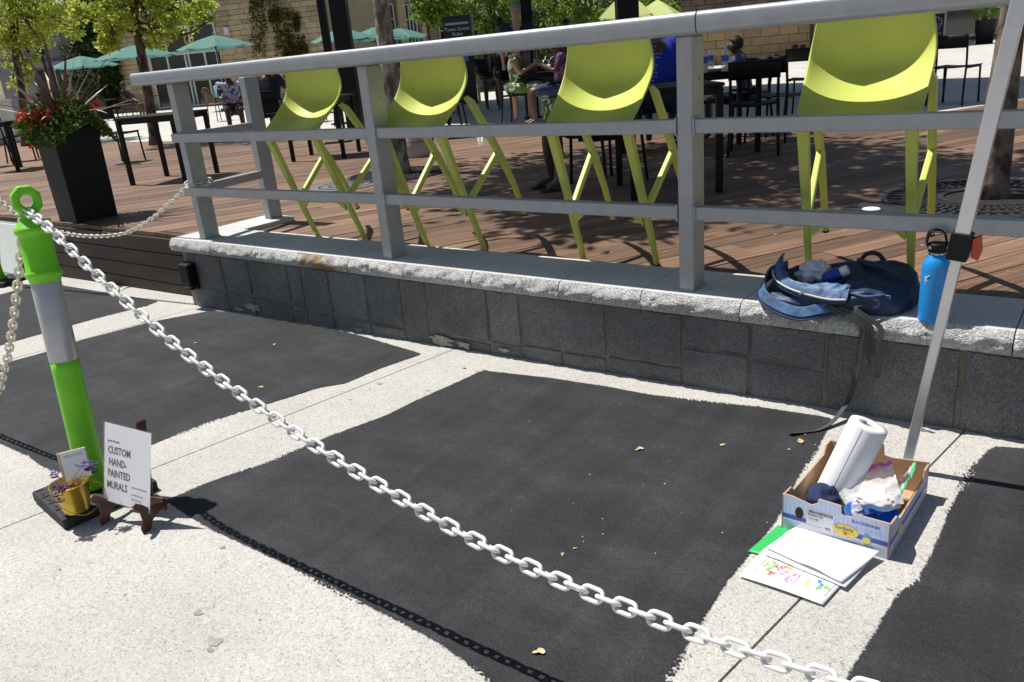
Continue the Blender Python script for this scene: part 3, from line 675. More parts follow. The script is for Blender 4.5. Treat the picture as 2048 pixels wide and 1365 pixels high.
chain('white chain end looped round the left railing post above the lower rail', wrap, LM2)
# white board by the far bollard
p = PG(33, 556); wb = thing('white_board', 'white board leaning against the dark deck edge at the left of the picture', 'board', (p.x - .22, 2.99, gz(p.x)), 0)
M_wp = mat('white board paint', (.72, .73, .70), .5, var=.05)
MB().box((0, .052, .235), (.42, .014, .46), Matrix.Rotation(rad(-12), 3, 'X')).build('panel', M_wp, wb, bevel=.004)
MB().box((0, .047, .235), (.45, .010, .49), Matrix.Rotation(rad(-12), 3, 'X')).build('edge_trim', mat('pale trim', (.55, .56, .52), .5), wb, bevel=.003).location = (0, .012, 0)

# ---------------------------------------------------------------- mural sign on its easel
M_wood = mat('dark red wood', (.095, .034, .020), .4, var=.25, scale=12, spec=.5)
f1 = PG(203, 1050); f2 = PG(297, 1062); e1 = Vector((.97, .22, 0)).normalized(); nn = Vector((e1.y, -e1.x, 0))
sgn = thing('easel', 'small dark wood tabletop easel holding the mural sign', 'easel', ((f1.x + f2.x) / 2, (f1.y + f2.y) / 2, gz(f1.x)), math.atan2(e1.y, e1.x))
def wleg(sx):
    # curved front foot seen from the side: profile in y,z, extruded in x
    pf = [(-.012, 0), (.02, 0), (.035, .03), (.07, .045), (.12, .05), (.125, .065), (.07, .075), (.028, .085), (.012, .105), (-.012, .125), (-.026, .12), (-.022, .10), (-.004, .082), (-.002, .05), (-.016, .025)]
    mb = MB(); n = len(pf); th = .008
    vs = [(sx - th / 2, a, b) for a, b in pf] + [(sx + th / 2, a, b) for a, b in pf]
    mb.add(vs, [tuple(range(n)), tuple(range(2 * n - 1, n - 1, -1))] + [(i, n + i, n + (i + 1) % n, (i + 1) % n) for i in range(n)]); mb.build('foot', M_wood, sgn, bevel=.002, seg=1)
wleg(-.100); wleg(.104)
MB().bar((-.10, .10, .055), (.104, .10, .055), .012, .05).build('crossbar', M_wood, sgn, bevel=.002)
MB().bar((.015, .105, .04), (.022, .155, .345), .012, .042, (0, 1, 0)).build('back_post', M_wood, sgn, bevel=.006)
MB().bar((.0, .12, .16), (-.06, .17, .004), .012, .03).build('rear_leg', M_wood, sgn, bevel=.003)
sg = thing('mural_sign', 'white printed sign in a clear sleeve reading custom hand-painted murals', 'sign', sgn.location + Vector((0, 0, 0)), sgn.rotation_euler.z)
tilt = rad(-14)
SM = Matrix.Translation((.002, .028, .072)) @ Matrix.Rotation(tilt, 4, 'X') @ Matrix.Rotation(rad(4.5), 4, 'Y')      # x right, z up the sheet, -y towards the viewer
W_, H_ = .222, .285
def sheet(a, b, off=0.0):
    x_ = (a - .5) * W_; z_ = b * H_; y_ = off
    return SM @ Vector((x_, y_, z_))
o = MB().grid(lambda a, b: sheet(a, b), 14, 18).build('sheet', M_white, sg, smooth=True)
M_clear = mat('clear plastic', (.95, .95, .95), .08, 0, var=0, alpha=.10, spec=.8)
o = MB().grid(lambda a, b: sheet(-.02 + 1.045 * a, -.012 + 1.03 * b, -.0022), 14, 18).build('clear_sleeve', M_clear, sg, smooth=True)
def sgn_text(nm, body, x_, z_, size, m, sx=1.0, bold=0.0):
    z = z_ * H_; p = sheet(x_, z_, -.0005); q = sheet(x_ + .3, z_, -.0005); up = sheet(x_, z_ + .06, -.0005)
    text(nm, body, size, m, sg, frame(p, q - p, up - p), sx=sx, bold=bold)
for i, wd in enumerate(('CUSTOM', 'HAND-', 'PAINTED', 'MURALS')):
    sgn_text('printed_word', wd, (.075, .10, .075, .06)[i], (.625, .475, .33, .18)[i], .0375, M_ink, .72, .0003)
sgn_text('printed_word', 'Jyoti Murals', .07, .77, .012, M_ink)
sgn_text('printed_line', 'scan to see my work', .60, .255, .0085, M_ink)
sgn_text('printed_line', 'jyotimurals.com', .60, .165, .0085, M_grey_ink)
sgn_text('printed_line', '@ jyotimurals', .60, .105, .0085, M_grey_ink)

# ---------------------------------------------------------------- gold pail with flowers and card
pb = P(155, 1020, 2, gz(-2.85) + .049); M_gold = mat('gold tin', (.55, .38, .06), .32, .85, var=.12, scale=10, bump=.12, bscale=14)
pl = thing('pail', 'small gold tin pail standing on the black bollard base', 'pail', pb); pl.scale = (.88, .88, .88)
MB().lathe([(.0, .0005), (.046, .0), (.049, .004), (.050, .008), (.072, .122), (.0755, .125), (.0755, .129), (.070, .128), (.046, .006), (.0, .005)], 40, capb=False, capt=False).build('body', M_gold, pl, smooth=True)
crr0 = Vector((CAM.y - pb.y, pb.x - CAM.x, 0)).normalized() * -1
for s in (-1, 1): MB().lathe([(.010, 0), (.010, .004), (.004, .006)], 12, crr0 * s * .069 + Vector((0, 0, .108)), Vector((0, 0, 1)).rotation_difference(crr0 * s).to_matrix()).build('handle_ear', M_gold, pl, smooth=True)
cdir = (CAM - pb); cdir.z = 0; cdir.normalize(); crr = Vector((-cdir.y, cdir.x, 0))
hp = [crr * a + cdir * b + Vector((0, 0, c)) for a, b, c in ((-.074, 0, .108), (-.05, .05, .055), (.0, .085, .016), (.05, .085, .012), (.10, .05, .045), (.105, .02, .085), (.074, 0, .108))]
MB().tube(catm(hp, 8), .0018, 6).build('wire_handle', M_gold, pl, smooth=True)
M_straw = mat('straw filling', (.30, .13, .05), .9, var=.5, scale=60)
mb = MB(); rr = random.Random(5)
for k in range(90):
    a = rr.uniform(0, 6.28); q = rr.uniform(0, .05); c = Vector((q * math.cos(a), q * math.sin(a), rr.uniform(.085, .115))); d = Vector((rr.uniform(-1, 1), rr.uniform(-1, 1), rr.uniform(-.2, .5))).normalized() * .018
    mb.tube([c - d, c + Vector((0, 0, .004)), c + d], .0018, 4)
stuff(mb.build('straw', M_straw, pl))
M_purple = mat('purple flower', (.045, .016, .17), .8, var=.4, scale=60); M_stem = mat('flower stem', (.20, .19, .09), .8)
for k, (tx, ty, tz) in enumerate(((-.012, -.03, .155), (.055, -.05, .135), (.085, .03, .185), (.10, .05, .175), (.05, -.06, .105))):
    fl = thing('flower', 'purple dried sprig in the gold pail, ' + ('upright one left of the card stick', 'drooping over the front rim', 'tallest, by the bollard', 'right behind the tallest sprig', 'lowest, hanging before the pail')[k], 'flower', pb, 0, 'purple sprigs in the pail')
    MB().tube(catm([(0, 0, .09), (tx * .5, ty * .5, tz * .8), (tx, ty, tz)], 5), .0014, 5).build('stem', M_stem, fl)
    for j in range(16):
        c = Vector((tx, ty, tz)) + Vector((rr.gauss(0, .010), rr.gauss(0, .010), rr.gauss(-.004, .013))); mb = MB()
        for q in range(5):
            a = q * 1.256 + rr.random(); d = Vector((math.cos(a), math.sin(a), .5)) * .006; sdv = Vector((-math.sin(a), math.cos(a), 0)) * .003
            mb.add([c, c + d - sdv, c + d * 1.5, c + d + sdv], [(0, 1, 2, 3)])
        mb.build('petal', M_purple, fl)
cdv = (Vector((0, 0, 0)) - pb); cdv.z = 0; cdv.normalize(); rt = Vector((-cdv.y, cdv.x, 0))
ct = thing('welcome_card', 'small white welcome card in a wooden holder on a stick in the pail', 'card', pb)
M_lwood = mat('pale wood', (.62, .42, .25), .6, var=.15, scale=20)
cc = PV(149, 930, pb + rt, pb - rt) - pb; cc += Vector((0, 0, 0)); up = Vector((0, 0, 1)) - cdv * .25
fm = frame(cc, rt.lerp(Vector((1, 0, 0)), .12), up)
MB().box((0, 0, -.005), (.092, .106, .006)).build('holder', M_lwood, ct, bevel=.006).matrix_local = fm
MB().box((.003, 0, 0), (.080, .102, .002)).build('card', M_white, ct).matrix_local = fm
MB().box((0, -.085, -.004), (.016, .07, .004)).build('stick', M_lwood, ct).matrix_local = fm
text('printed_word', 'WELCOME', .0125, M_grey_ink, ct, fm @ Matrix.Translation((.003, .030, .0013)), 'CENTER')
text('printed_line', 'jyoti murals.com', .0075, M_grey_ink, ct, fm @ Matrix.Translation((.003, -.05, .0013)), 'CENTER')

# ---------------------------------------------------------------- fruit box with its contents
bx0 = Vector((-.665, 2.072, 0)); bxr = Vector((-.366, 2.056, 0)); bz = gz(-.5)
ex = (bxr - bx0).normalized(); ey = Vector((-ex.y, ex.x, 0)); ang = math.atan2(ex.y, ex.x) ; BW, BD, BH, TH = .302, .40, .118, .005
ctr = bx0 + ex * BW / 2 + ey * BD / 2
bxo = thing('fruit_box', 'open blue and white cardboard blackberry box on the pavement', 'box', (ctr.x, ctr.y, bz + .001), ang)
def cardmat(name, inner=False):
    m = bpy.data.materials.new(name); m.use_nodes = True; nt = m.node_tree; N = nt.nodes; b = N['Principled BSDF']
    tc = N.new('ShaderNodeTexCoord'); sp = N.new('ShaderNodeSeparateXYZ'); nt.links.new(tc.outputs['Object'], sp.inputs[0])
    r = ramp(N, nt, sp.outputs[2], [(0, (.66, .68, .76)), (.040, (.66, .68, .76)), (.0405, (.045, .085, .40)), (.058, (.045, .085, .40)), (.0585, (.42, .50, .75)), (.118, (.50, .57, .80))])
    r.color_ramp.interpolation = 'LINEAR'
    wv = N.new('ShaderNodeTexWave'); wv.inputs['Scale'].default_value = 25; wv.bands_direction = 'X'; nt.links.new(tc.outputs['Object'], wv.inputs['Vector'])
    gt = N.new('ShaderNodeMath'); gt.operation = 'GREATER_THAN'; gt.inputs[1].default_value = .0585; nt.links.new(sp.outputs[2], gt.inputs[0])
    mu = N.new('ShaderNodeMath'); mu.operation = 'MULTIPLY'; nt.links.new(gt.outputs[0], mu.inputs[0]); nt.links.new(wv.outputs['Fac'], mu.inputs[1])
    m5 = N.new('ShaderNodeMath'); m5.operation = 'MULTIPLY'; m5.inputs[1].default_value = .45; nt.links.new(mu.outputs[0], m5.inputs[0])
    mx = N.new('ShaderNodeMix'); mx.data_type = 'RGBA'; nt.links.new(m5.outputs[0], mx.inputs[0]); nt.links.new(r.outputs[0], mx.inputs[6]); mx.inputs[7].default_value = (.68, .72, .82, 1)
    nt.links.new(mx.outputs[2], b.inputs['Base Color']); b.inputs['Roughness'].default_value = .5
    return m
M_card = cardmat('printed carton'); M_kraft = mat('kraft board', (.46, .31, .19), .85, var=.1, scale=30)
def panel(nm, pts, org, xd, th=TH, parent=bxo, hole=None):
    # polygon in (s, z) on an upright board; printed outside, kraft inside
    org = Vector(org); xd = Vector(xd); nd = Vector((xd.y, -xd.x, 0)); mb = MB(); n = len(pts)
    vs = [org + xd * a + Vector((0, 0, b)) for a, b in pts] + [org + xd * a + Vector((0, 0, b)) - nd * th for a, b in pts]
    me = mb.add(vs, [tuple(range(n)), tuple(range(2 * n - 1, n - 1, -1))] + [(i, n + i, n + (i + 1) % n, (i + 1) % n) for i in range(n)]).mesh(nm)
    me.materials.append(M_card); me.materials.append(M_kraft); me.polygons[1].material_index = 1
    for q in me.polygons[2:]: q.material_index = 1
    return link(nm, me, None, parent)
hw, hd = BW / 2, BD / 2; h = BH
fp = panel('front_panel', [(0, 0), (BW, 0), (BW, h * .98), (.20, h * .98), (.197, h * .88), (.185, h * .86), (.170, h * .90), (.168, h * 1.10), (.105, h * 1.12), (.102, h * .99), (.085, h * .90), (.03, h), (0, h)], (-hw, -hd, 0), (1, 0, 0))
panel('side_panel', [(0, 0), (BD, 0), (BD, h * .95), (BD - .05, h * .95), (BD - .06, h * .72), (.09, h * .72), (.06, h * .93), (0, h * .98)], (hw, -hd, 0), (0, 1, 0))
panel('side_panel', [(0, 0), (BD, 0), (BD, h * .98), (BD - .06, h * .95), (BD - .08, h * .78), (.06, h * .78), (.04, h), (0, h)], (-hw, hd, 0), (0, -1, 0))
panel('back_panel', [(0, 0), (BW, 0), (BW, h), (.205, h * .95), (.20, h * 1.25), (.135, h * 1.25), (.13, h * .9), (.1, h * .9), (0, h)], (hw, hd, 0), (-1, 0, 0))
MB().box((0, 0, .004), (BW - .012, BD - .012, .005)).build('bottom', M_kraft, bxo)
M_hole = mat('hand hole', (.03, .02, .015), .9); M_lab = mat('label paper', (.72, .72, .76), .6, var=.02); M_yel = mat('yellow print', (.80, .62, .10), .6, var=.03)
M_blue = mat('blue print', (.03, .06, .30), .6, var=.02); M_ltb = mat('teal print', (.12, .33, .45), .6)
def disc(nm, cx0, cz0, rx, rz_, m, y, parent=bxo, n=24):
    vs = [(cx0, y, cz0)] + [(cx0 + rx * math.cos(2 * math.pi * k / n), y, cz0 + rz_ * math.sin(2 * math.pi * k / n)) for k in range(n)]
    return MB().add(vs, [(0, 1 + k, 1 + (k + 1) % n) for k in range(n)]).build(nm, m, parent)
yf = -hd - .0008
disc('hand_hole', -hw + .052, .070, .012, .019, M_hole, yf); disc('hand_hole', hw - .060, .047, .012, .019, M_ltb, yf); disc('label_picture', hw - .060, .042, .011, .010, M_yel, yf - .0006)
MB().add([(-hw + .073, yf, .028), (-hw + .152, yf, .028), (-hw + .152, yf, .094), (-hw + .073, yf, .094)], [(0, 1, 2, 3)]).build('stock_label', M_lab, bxo)
mb = MB(); rr = random.Random(2); xx = -hw + .076
while xx < -hw + .148:
    w_ = rr.choice([.0008, .0014, .002]); mb.add([(xx, yf - .0005, .081), (xx + w_, yf - .0005, .081), (xx + w_, yf - .0005, .091), (xx, yf - .0005, .091)], [(0, 1, 2, 3)]); xx += w_ + rr.choice([.0008, .0014])
mb.build('barcode', M_ink, bxo)
FT = lambda x_, z_, y_=yf - .0006: frame((x_, y_, z_), (1, 0, 0), (0, 0, 1))
text('printed_word', 'Blackberries', .009, M_ink, bxo, FT(-hw + .076, .073)); text('printed_line', '12 X 6 OZ', .007, M_ink, bxo, FT(-hw + .076, .060)); text('printed_line', 'PRODUCT OF MEXICO', .0042, M_grey_ink, bxo, FT(-hw + .076, .040)); text('printed_line', '003', .010, M_ink, bxo, FT(-hw + .128, .040))
text('printed_word', 'BLACKBERRIES', .0125, M_blue, bxo, FT(hw - .103, .088), sx=.92)
disc('logo_oval', hw - .118, .055, .036, .019, M_yel, yf - .0006); text('logo_text', 'SunBelle', .0145, M_blue, bxo, FT(hw - .146, .057, yf - .0014))
disc('logo_flower', hw - .118, .047, .006, .006, mat('orange print', (.65, .16, .02), .6), yf - .0014)
for k, s in enumerate(('FRESH FROM THE FARM', 'KEEP REFRIGERATED', 'PACKED BY HAND')): text('printed_line', s, .0045, M_ltb, bxo, FT(-hw + .008, .032 - k * .006))
xf = hw + .0008
for k, yy in enumerate((-.15, -.055, .035, .13)):
    vs = [(xf, yy - .02, .062), (xf, yy + .02, .068), (xf, yy + .02, .076), (xf, yy - .02, .070)]; MB().add(vs, [(0, 1, 2, 3)]).build('vent_slot', M_lab, bxo)
    if k < 3: MB().add([(xf, yy - .0, .012), (xf, yy + .022, .014), (xf, yy + .022, .019), (xf, yy, .017)], [(0, 1, 2, 3)]).build('vent_slot', M_lab, bxo)
n = 20; MB().add([(xf, -.1 + .022 * math.cos(6.283 * k / n), .045 + .017 * math.sin(6.283 * k / n)) for k in range(n)], [tuple(range(n))]).build('logo_oval', M_yel, bxo)
BM = Matrix.Translation(bxo.location) @ Matrix.Rotation(ang, 4, 'Z')
def inbox(x_, y_, z_): return BM @ Vector((x_, y_, z_))
# paper towel roll
r0 = PV(1660, 1004, inbox(-.3, .0, 0), inbox(.3, .0, 0)); r1 = PV(1738, 850, inbox(-.3, .06, 0), inbox(.3, .06, 0))
tr = thing('paper_towel_roll', 'white paper towel roll leaning out of the fruit box', 'paper towel', r0)
axd = (r1 - r0).normalized(); TL = .28; RM = Vector((0, 0, 1)).rotation_difference(axd).to_matrix()
M_towel = mat('embossed paper towel', (.80, .80, .83), .9, var=.02, bump=.07, bscale=140)
MB().lathe([(.020, -.02), (.055, -.02), (.0565, -.01), (.057, TL * .5), (.0565, TL - .008), (.055, TL), (.021, TL + .001), (.020, TL - .03)], 40, m=RM, capb=False, capt=False).build('roll', M_towel, tr, smooth=True)
MB().lathe([(.0205, -.015), (.0205, TL - .005), (.0185, TL - .005), (.0185, -.015)], 24, m=RM, capb=False, capt=False).build('cardboard_core', M_kraft, tr, smooth=True)
MB().add([RM @ Vector((.0578 * math.cos(a), .0578 * math.sin(a), z)) for a in (rad(-112), rad(-104), rad(-96)) for z in (-.018, TL - .002)], [(0, 1, 3, 2), (2, 3, 5, 4)]).build('loose_sheet_edge', M_white, tr)
# navy cloth
def blob(nm, c, rad3, m, parent, sd, amp=.25, fr=2.2, nu=28, nv=16, m3=None):
    def fn(a, b):
        th = 2 * math.pi * a; ph = math.pi * (b - .5); d = Vector((math.cos(ph) * math.cos(th), math.cos(ph) * math.sin(th), math.sin(ph)))
        k = 1 + amp * noise.noise(d * fr + Vector((sd, 0, 0))) + amp * .5 * noise.noise(d * fr * 2.7 + Vector((0, sd, 0))); v = Vector((d.x * rad3[0], d.y * rad3[1], d.z * rad3[2])) * k
        if m3 is not None: v = m3 @ v
        return Vector(c) + v
    return MB().grid(fn, nu, nv, closeu=True).build(nm, m, parent, smooth=True)
M_navy = mat('navy cloth', (.012, .022, .07), .9, var=.3, scale=40, bump=.6, bscale=60)
tag(blob('cloth', inbox(-.075, -.09, .062), (.05, .065, .045), M_navy, None, 3.3, .35), 'crumpled navy cloth under the paper towel roll in the box', 'cloth')
# blue dish
M_bl2 = mat('blue plastic', (.02, .14, .50), .35, var=.05)
bd = thing('bowl', 'shallow bright blue plastic bowl at the front of the fruit box', 'bowl', inbox(.075, -.105, .028))
MB().lathe([(.04, 0), (.06, .01), (.072, .045), (.0745, .047), (.0745, .049), (.070, .048), (.056, .013), (.03, .006), (.001, .005)], 32, capt=False).build('bowl_body', M_bl2, bd, smooth=True)
# zip bags: chunks inside a clear film with a coloured zip
M_film = mat('clear bag film', (.96, .96, .97), .15, 0, var=0, alpha=.36, spec=.9, bump=.9, bscale=18)
def zipbag(label, c, wv, up, W2, H2, D2, mz, mch, nch, sd):
    t = thing('zip_bag', label, 'bag', c); wv = Vector(wv).normalized(); up = Vector(up); up = (up - wv * up.dot(wv)).normalized(); nv = wv.cross(up)
    def fn(a, b, s):
        x_ = (a - .5) * W2; z_ = b * H2; bul = D2 * math.sin(math.pi * a) ** .6 * max(0, 1 - b) ** .8 * math.sin(math.pi * min(1, b * 1.2 + .12)) ; wr = .009 * noise.noise(Vector((a * 7, b * 9, sd + s)))
        return wv * (x_ + wr * .6) + up * z_ + nv * (s * bul + wr)
    for s in (-1, 1): MB().grid(lambda a, b: fn(a, b, s), 18, 14).build('film', M_film, t, smooth=True)
    MB().ribbon([fn(k / 10, .93, 0) for k in range(11)], .011, up, .003).build('zip_strip', mz, t)
    rr = random.Random(sd)
    for k in range(nch):
        a, b, q = rr.uniform(.16, .84), rr.uniform(.03, .46), rr.uniform(-.65, .65); bul = D2 * math.sin(math.pi * a) ** .6 * (1 - b) ** .8 * math.sin(math.pi * min(1, b * 1.2 + .12))
        blob('chalk_piece', wv * ((a - .5) * W2) + up * (b * H2) + nv * (q * bul), (rr.uniform(.012, .019), rr.uniform(.010, .016), rr.uniform(.009, .014)), mch[k % len(mch)], t, sd * 3.1 + k, .3, 1.4, 10, 7)
    return t
M_pinkz = mat('pink zip', (.80, .16, .52), .35, var=.03); M_grnz = mat('green zip', (.10, .60, .28), .4, var=.03)
M_chw = mat('white chalk', (.72, .71, .66), .9, var=.08); M_chp = mat('pink chalk', (.75, .25, .26), .9, var=.08); M_cho = mat('orange chalk', (.78, .42, .20), .9, var=.08)
bxr_ = Matrix.Rotation(ang, 3, 'Z')
def zipbag2(label, zA, zB, botA, botB, D2, mz, mch, nch, sd, fill):
    # zip edge zA-zB, bottom edge botA-botB, both in the world
    c = (botA + botB) / 2; t = thing('zip_bag', label, 'bag', c); nv = (zB - zA).cross(botA - zA).normalized()
    if nv.dot(CAM - c) < 0: nv = -nv
    def fn(a, b, s):
        p = botA.lerp(botB, a).lerp(zA.lerp(zB, a), b) - c; bul = D2 * math.sin(math.pi * a) ** .6 * max(0, 1 - b) ** .7 * math.sin(math.pi * min(1, b * 1.1 + .15)); wr = .012 * noise.noise(Vector((a * 6, b * 7, sd + s))) + .006 * noise.noise(Vector((a * 15, b * 15, sd)))
        return p + nv * (s * bul + wr) + (zB - zA).normalized() * wr * .5
    for s in (-1, 1): MB().grid(lambda a, b: fn(a, b, s), 22, 18).build('film', M_film, t, smooth=True)
    MB().ribbon([fn(k / 10, .96, 0) for k in range(11)], .013, zA - botA, .003).build('zip_strip', mz, t)
    rr = random.Random(sd)
    for k in range(nch):
        a, b, q = rr.uniform(.14, .86), rr.uniform(.03, fill), rr.uniform(-.75, .75); p = botA.lerp(botB, a).lerp(zA.lerp(zB, a), b) - c; bul = D2 * math.sin(math.pi * a) ** .6
        d = Vector((rr.gauss(0, 1), rr.gauss(0, 1), rr.gauss(0, .5))).normalized() * rr.uniform(.008, .016); p = p + nv * q * bul * (1 - b)
        MB().tube([p - d, p + d], rr.uniform(.005, .008), 7).build('chalk_piece', mch[k % len(mch)], t, bevel=.002, seg=1)
zb_blob = True
def IB(u, v, yy): return PV(u, v, inbox(-.3, yy, 0), inbox(.3, yy, 0))
zipbag2('clear zip bag of white chalk with a pink zip on the fruit box', IB(1662, 958, .0), IB(1782, 921, .06), IB(1702, 1030, -.10), IB(1808, 1008, -.05), .034, M_pinkz, [M_chw], 10, 4, .30)
zb0 = [o for o in col.objects if o.get('label', '').startswith('clear zip bag of white')][0]
blob('chalk_heap', Vector((0, 0, .022)) + Vector((-.004, .012, 0)), (.058, .036, .026), M_chw, zb0, 8.8, .20, 2.2, 48, 26)
zipbag2('clear zip bag of pink and orange chalk at the right of the box', inbox(.128, -.03, .115), inbox(.120, .15, .135), inbox(.065, -.06, .02), inbox(.065, .13, .02), .03, M_grnz, [M_chp, M_cho], 55, 9, .45)

# ---------------------------------------------------------------- papers and folder on the ground
M_gfold = mat('green folder', (.03, .42, .10), .5, var=.05)
def flat(nm, px, z, m, label, cat, th=.0012, wob=.004, sd=0, parent=None):
    pts = [PG(u, v) for u, v in px]
    def fn(a, b):
        p = pts[0].lerp(pts[1], a).lerp(pts[3].lerp(pts[2], a), b); return (p.x, p.y, gz(p.x) + z + wob * max(0, noise.noise(Vector((a * 2.3, b * 2.1, sd)))) + (.006 * (a ** 3) * (b ** 3) if wob else 0))
    o = MB().grid(fn, 14, 12).build(nm, m, None, smooth=True)
    s = o.modifiers.new('solid', 'SOLIDIFY'); s.thickness = th; s.offset = -1
    return tag(o, label, cat)
flat('folder', [(1496, 1106), (1660, 1150), (1700, 1078), (1556, 1054)], .006, M_gfold, 'green folder under the white papers before the fruit box', 'folder', .002, .001, 1)
dr = thing('drawing_sheet', 'sheet with small coloured flower drawings, lowest of the papers by the box', 'paper', (0, 0, 0))
flatp = [PG(u, v) for u, v in ((1478, 1157), (1645, 1215), (1690, 1165), (1530, 1100))]
def dfn(a, b, dz=0.0):
    p = flatp[0].lerp(flatp[1], a).lerp(flatp[3].lerp(flatp[2], a), b); return Vector((p.x, p.y, gz(p.x) + .0075 + dz + .004 * math.sin(a * 3) * (1 - b)))
s = MB().grid(dfn, 14, 10).build('sheet', M_white, dr, smooth=True); q = s.modifiers.new('solid', 'SOLIDIFY'); q.thickness = .001; q.offset = -1
cols = [mat('paint red', (.75, .10, .16), .7, var=.1), mat('paint pink', (.80, .28, .50), .7), mat('paint orange', (.85, .40, .12), .7), mat('paint green', (.18, .50, .16), .7), mat('paint yellow', (.75, .68, .15), .7), mat('paint blue', (.05, .20, .55), .7)]
rr = random.Random(8)
def petals(a0, b0, m, size, n):
    mb = MB()
    for k in range(n):
        an = rr.uniform(0, 6.28); r1 = rr.uniform(.5, 1) * size; ca, sa = math.cos(an), math.sin(an)
        quad = [(0, 0), (.5 * ca - .25 * sa, .5 * sa + .25 * ca), (ca, sa), (.5 * ca + .25 * sa, .5 * sa - .25 * ca)]
        ca0, cb0 = a0 + rr.uniform(-.3, .3) * size, b0 + rr.uniform(-.3, .3) * size
        mb.add([dfn(ca0 + q[0] * r1 * .6, cb0 + q[1] * r1 * 1.4, .0012) for q in quad], [(0, 1, 2, 3)])
    mb.build('painted_flower', m, dr)
for a0, b0, ci in ((.18, .52, 2), (.25, .62, 3), (.33, .60, 0), (.42, .50, 1), (.47, .36, 1), (.30, .36, 0), (.38, .66, 2), (.52, .60, 1), (.22, .44, 3)): petals(a0, b0, cols[ci], .11, 6)
for a0, b0, ci in ((.70, .48, 4), (.80, .62, 5), (.84, .44, 3), (.88, .55, 3)): petals(a0, b0, cols[ci], .12, 5)
for (a0, b0, a1, b1) in ((.12, .28, .58, .28), (.58, .28, .58, .80), (.60, .28, .95, .28), (.95, .28, .95, .75), (.12, .28, .12, .78)):
    MB().ribbon([dfn(a0 + (a1 - a0) * k / 8, b0 + (b1 - b0) * k / 8, .0011) for k in range(9)], .0012, (0, 1, 0) if a0 != a1 else (1, 0, 0), .0002).build('pencil_line', M_grey_ink, dr)
flat('paper', [(1526, 1116), (1690, 1184), (1744, 1128), (1574, 1072)], .014, M_white, 'white sheet directly under the topmost white sheet by the box', 'paper', .001, .006, 5)
flat('paper', [(1532, 1108), (1682, 1178), (1758, 1120), (1592, 1066)], .022, M_white, 'topmost white sheet with a faint pencil drawing before the fruit box', 'paper', .001, .008, 9)
topp = [PG(u, v) for u, v in ((1532, 1108), (1682, 1178), (1758, 1120), (1592, 1066))]; M_penc = mat('faint pencil', (.60, .60, .66), .8, var=0); rr = random.Random(31)
TOP = bpy.context.scene.objects[-1] if False else [o for o in col.objects if o.get('label', '').startswith('topmost white sheet')][0]
for k in range(12):
    ca, cb, R_ = rr.uniform(.2, .8), rr.uniform(.2, .75), rr.uniform(.05, .14); ph = rr.uniform(0, 6.28); ln = []
    for q in range(14):
        a, b = ca + R_ * math.cos(ph + q * .33), cb + R_ * .7 * math.sin(ph + q * .33 * (1 + .3 * (k % 3))); p = topp[0].lerp(topp[1], a).lerp(topp[3].lerp(topp[2], a), b)
        ln.append((p.x, p.y, gz(p.x) + .022 + .008 * max(0, noise.noise(Vector((a * 2.3, b * 2.1, 9)))) + .006 * a ** 3 * b ** 3 + .0006))
    MB().ribbon(ln, .0016, (.5, .5, 0), .0003).build('pencil_line', M_penc, TOP)

# ---------------------------------------------------------------- tent leg
tl = thing('tent_leg', 'leaning square aluminium canopy leg with a black clamp at the right', 'canopy leg', (-.43, 2.59, gz(-.43)))
zb_ = gz(-.43); dxz = .117
def tp(z): return Vector((dxz * (z - .05) , 0, z - zb_))
M_alu = mat('satin aluminium', (.58, .58, .60), .34, .75, var=.05, scale=20)
MB().bar(tp(zb_ + .012), tp(.83), .030, .030, (0, 1, 0)).build('lower_leg', M_alu, tl, bevel=.004)
MB().bar(tp(.80), tp(2.45), .040, .040, (0, 1, 0)).build('upper_leg', M_alu, tl, bevel=.005)
MB().bar(tp(.775), tp(.855), .056, .058, (0, 1, 0)).build('clamp', M_black, tl, bevel=.004)
M_red = mat('red lever', (.55, .05, .03), .4, var=.05)
q = tp(.815); MB().add([(q.x + .03, -.012, q.z + .025), (q.x + .052, -.012, q.z + .035), (q.x + .058, -.012, q.z - .01), (q.x + .05, -.012, q.z - .04), (q.x + .03, -.012, q.z - .03),
                        (q.x + .03, .012, q.z + .025), (q.x + .052, .012, q.z + .035), (q.x + .058, .012, q.z - .01), (q.x + .05, .012, q.z - .04), (q.x + .03, .012, q.z - .03)],
                       [(0, 1, 2, 3, 4), (9, 8, 7, 6, 5)] + [(i, 5 + i, 5 + (i + 1) % 5, (i + 1) % 5) for i in range(5)]).build('release_lever', M_red, tl, bevel=.003)
MB().box((0, 0, .006), (.075, .075, .008)).build('foot_plate', M_alu, tl, bevel=.003)

# ---------------------------------------------------------------- water bottle
p = P(1862, 640, 2, ZC); M_bb = mat('blue powder coat', (.012, .26, .66), .38, 0, var=.03, bump=.05, bscale=200, spec=.5); M_steel = mat('stainless steel', (.55, .54, .52), .25, 1, var=.05)
wbt = thing('water_bottle', 'tall bright blue steel water bottle with a black loop cap on the coping', 'bottle', p, rad(20))
MB().lathe([(.040, 0), (.043, .004), (.044, .012), (.044, .19), (.042, .208), (.034, .224), (.0285, .231), (.0275, .236)], 40).build('body', M_bb, wbt, smooth=True)
MB().lathe([(.0275, .2362), (.0275, .247)], 32).build('steel_neck', M_steel, wbt, smooth=True)
MB().lathe([(.0295, .247), (.031, .249), (.031, .273), (.028, .277)], 32).build('cap', M_black, wbt, bevel=.001, smooth=True)
lp = catm([(-.031, 0, .262), (-.036, 0, .285), (-.028, 0, .315), (-.004, 0, .322), (.016, 0, .31), (.026, 0, .277)], 6)
MB().ribbon(lp, .024, (0, 1, 0), .005).build('carry_loop', M_black, wbt, smooth=True)
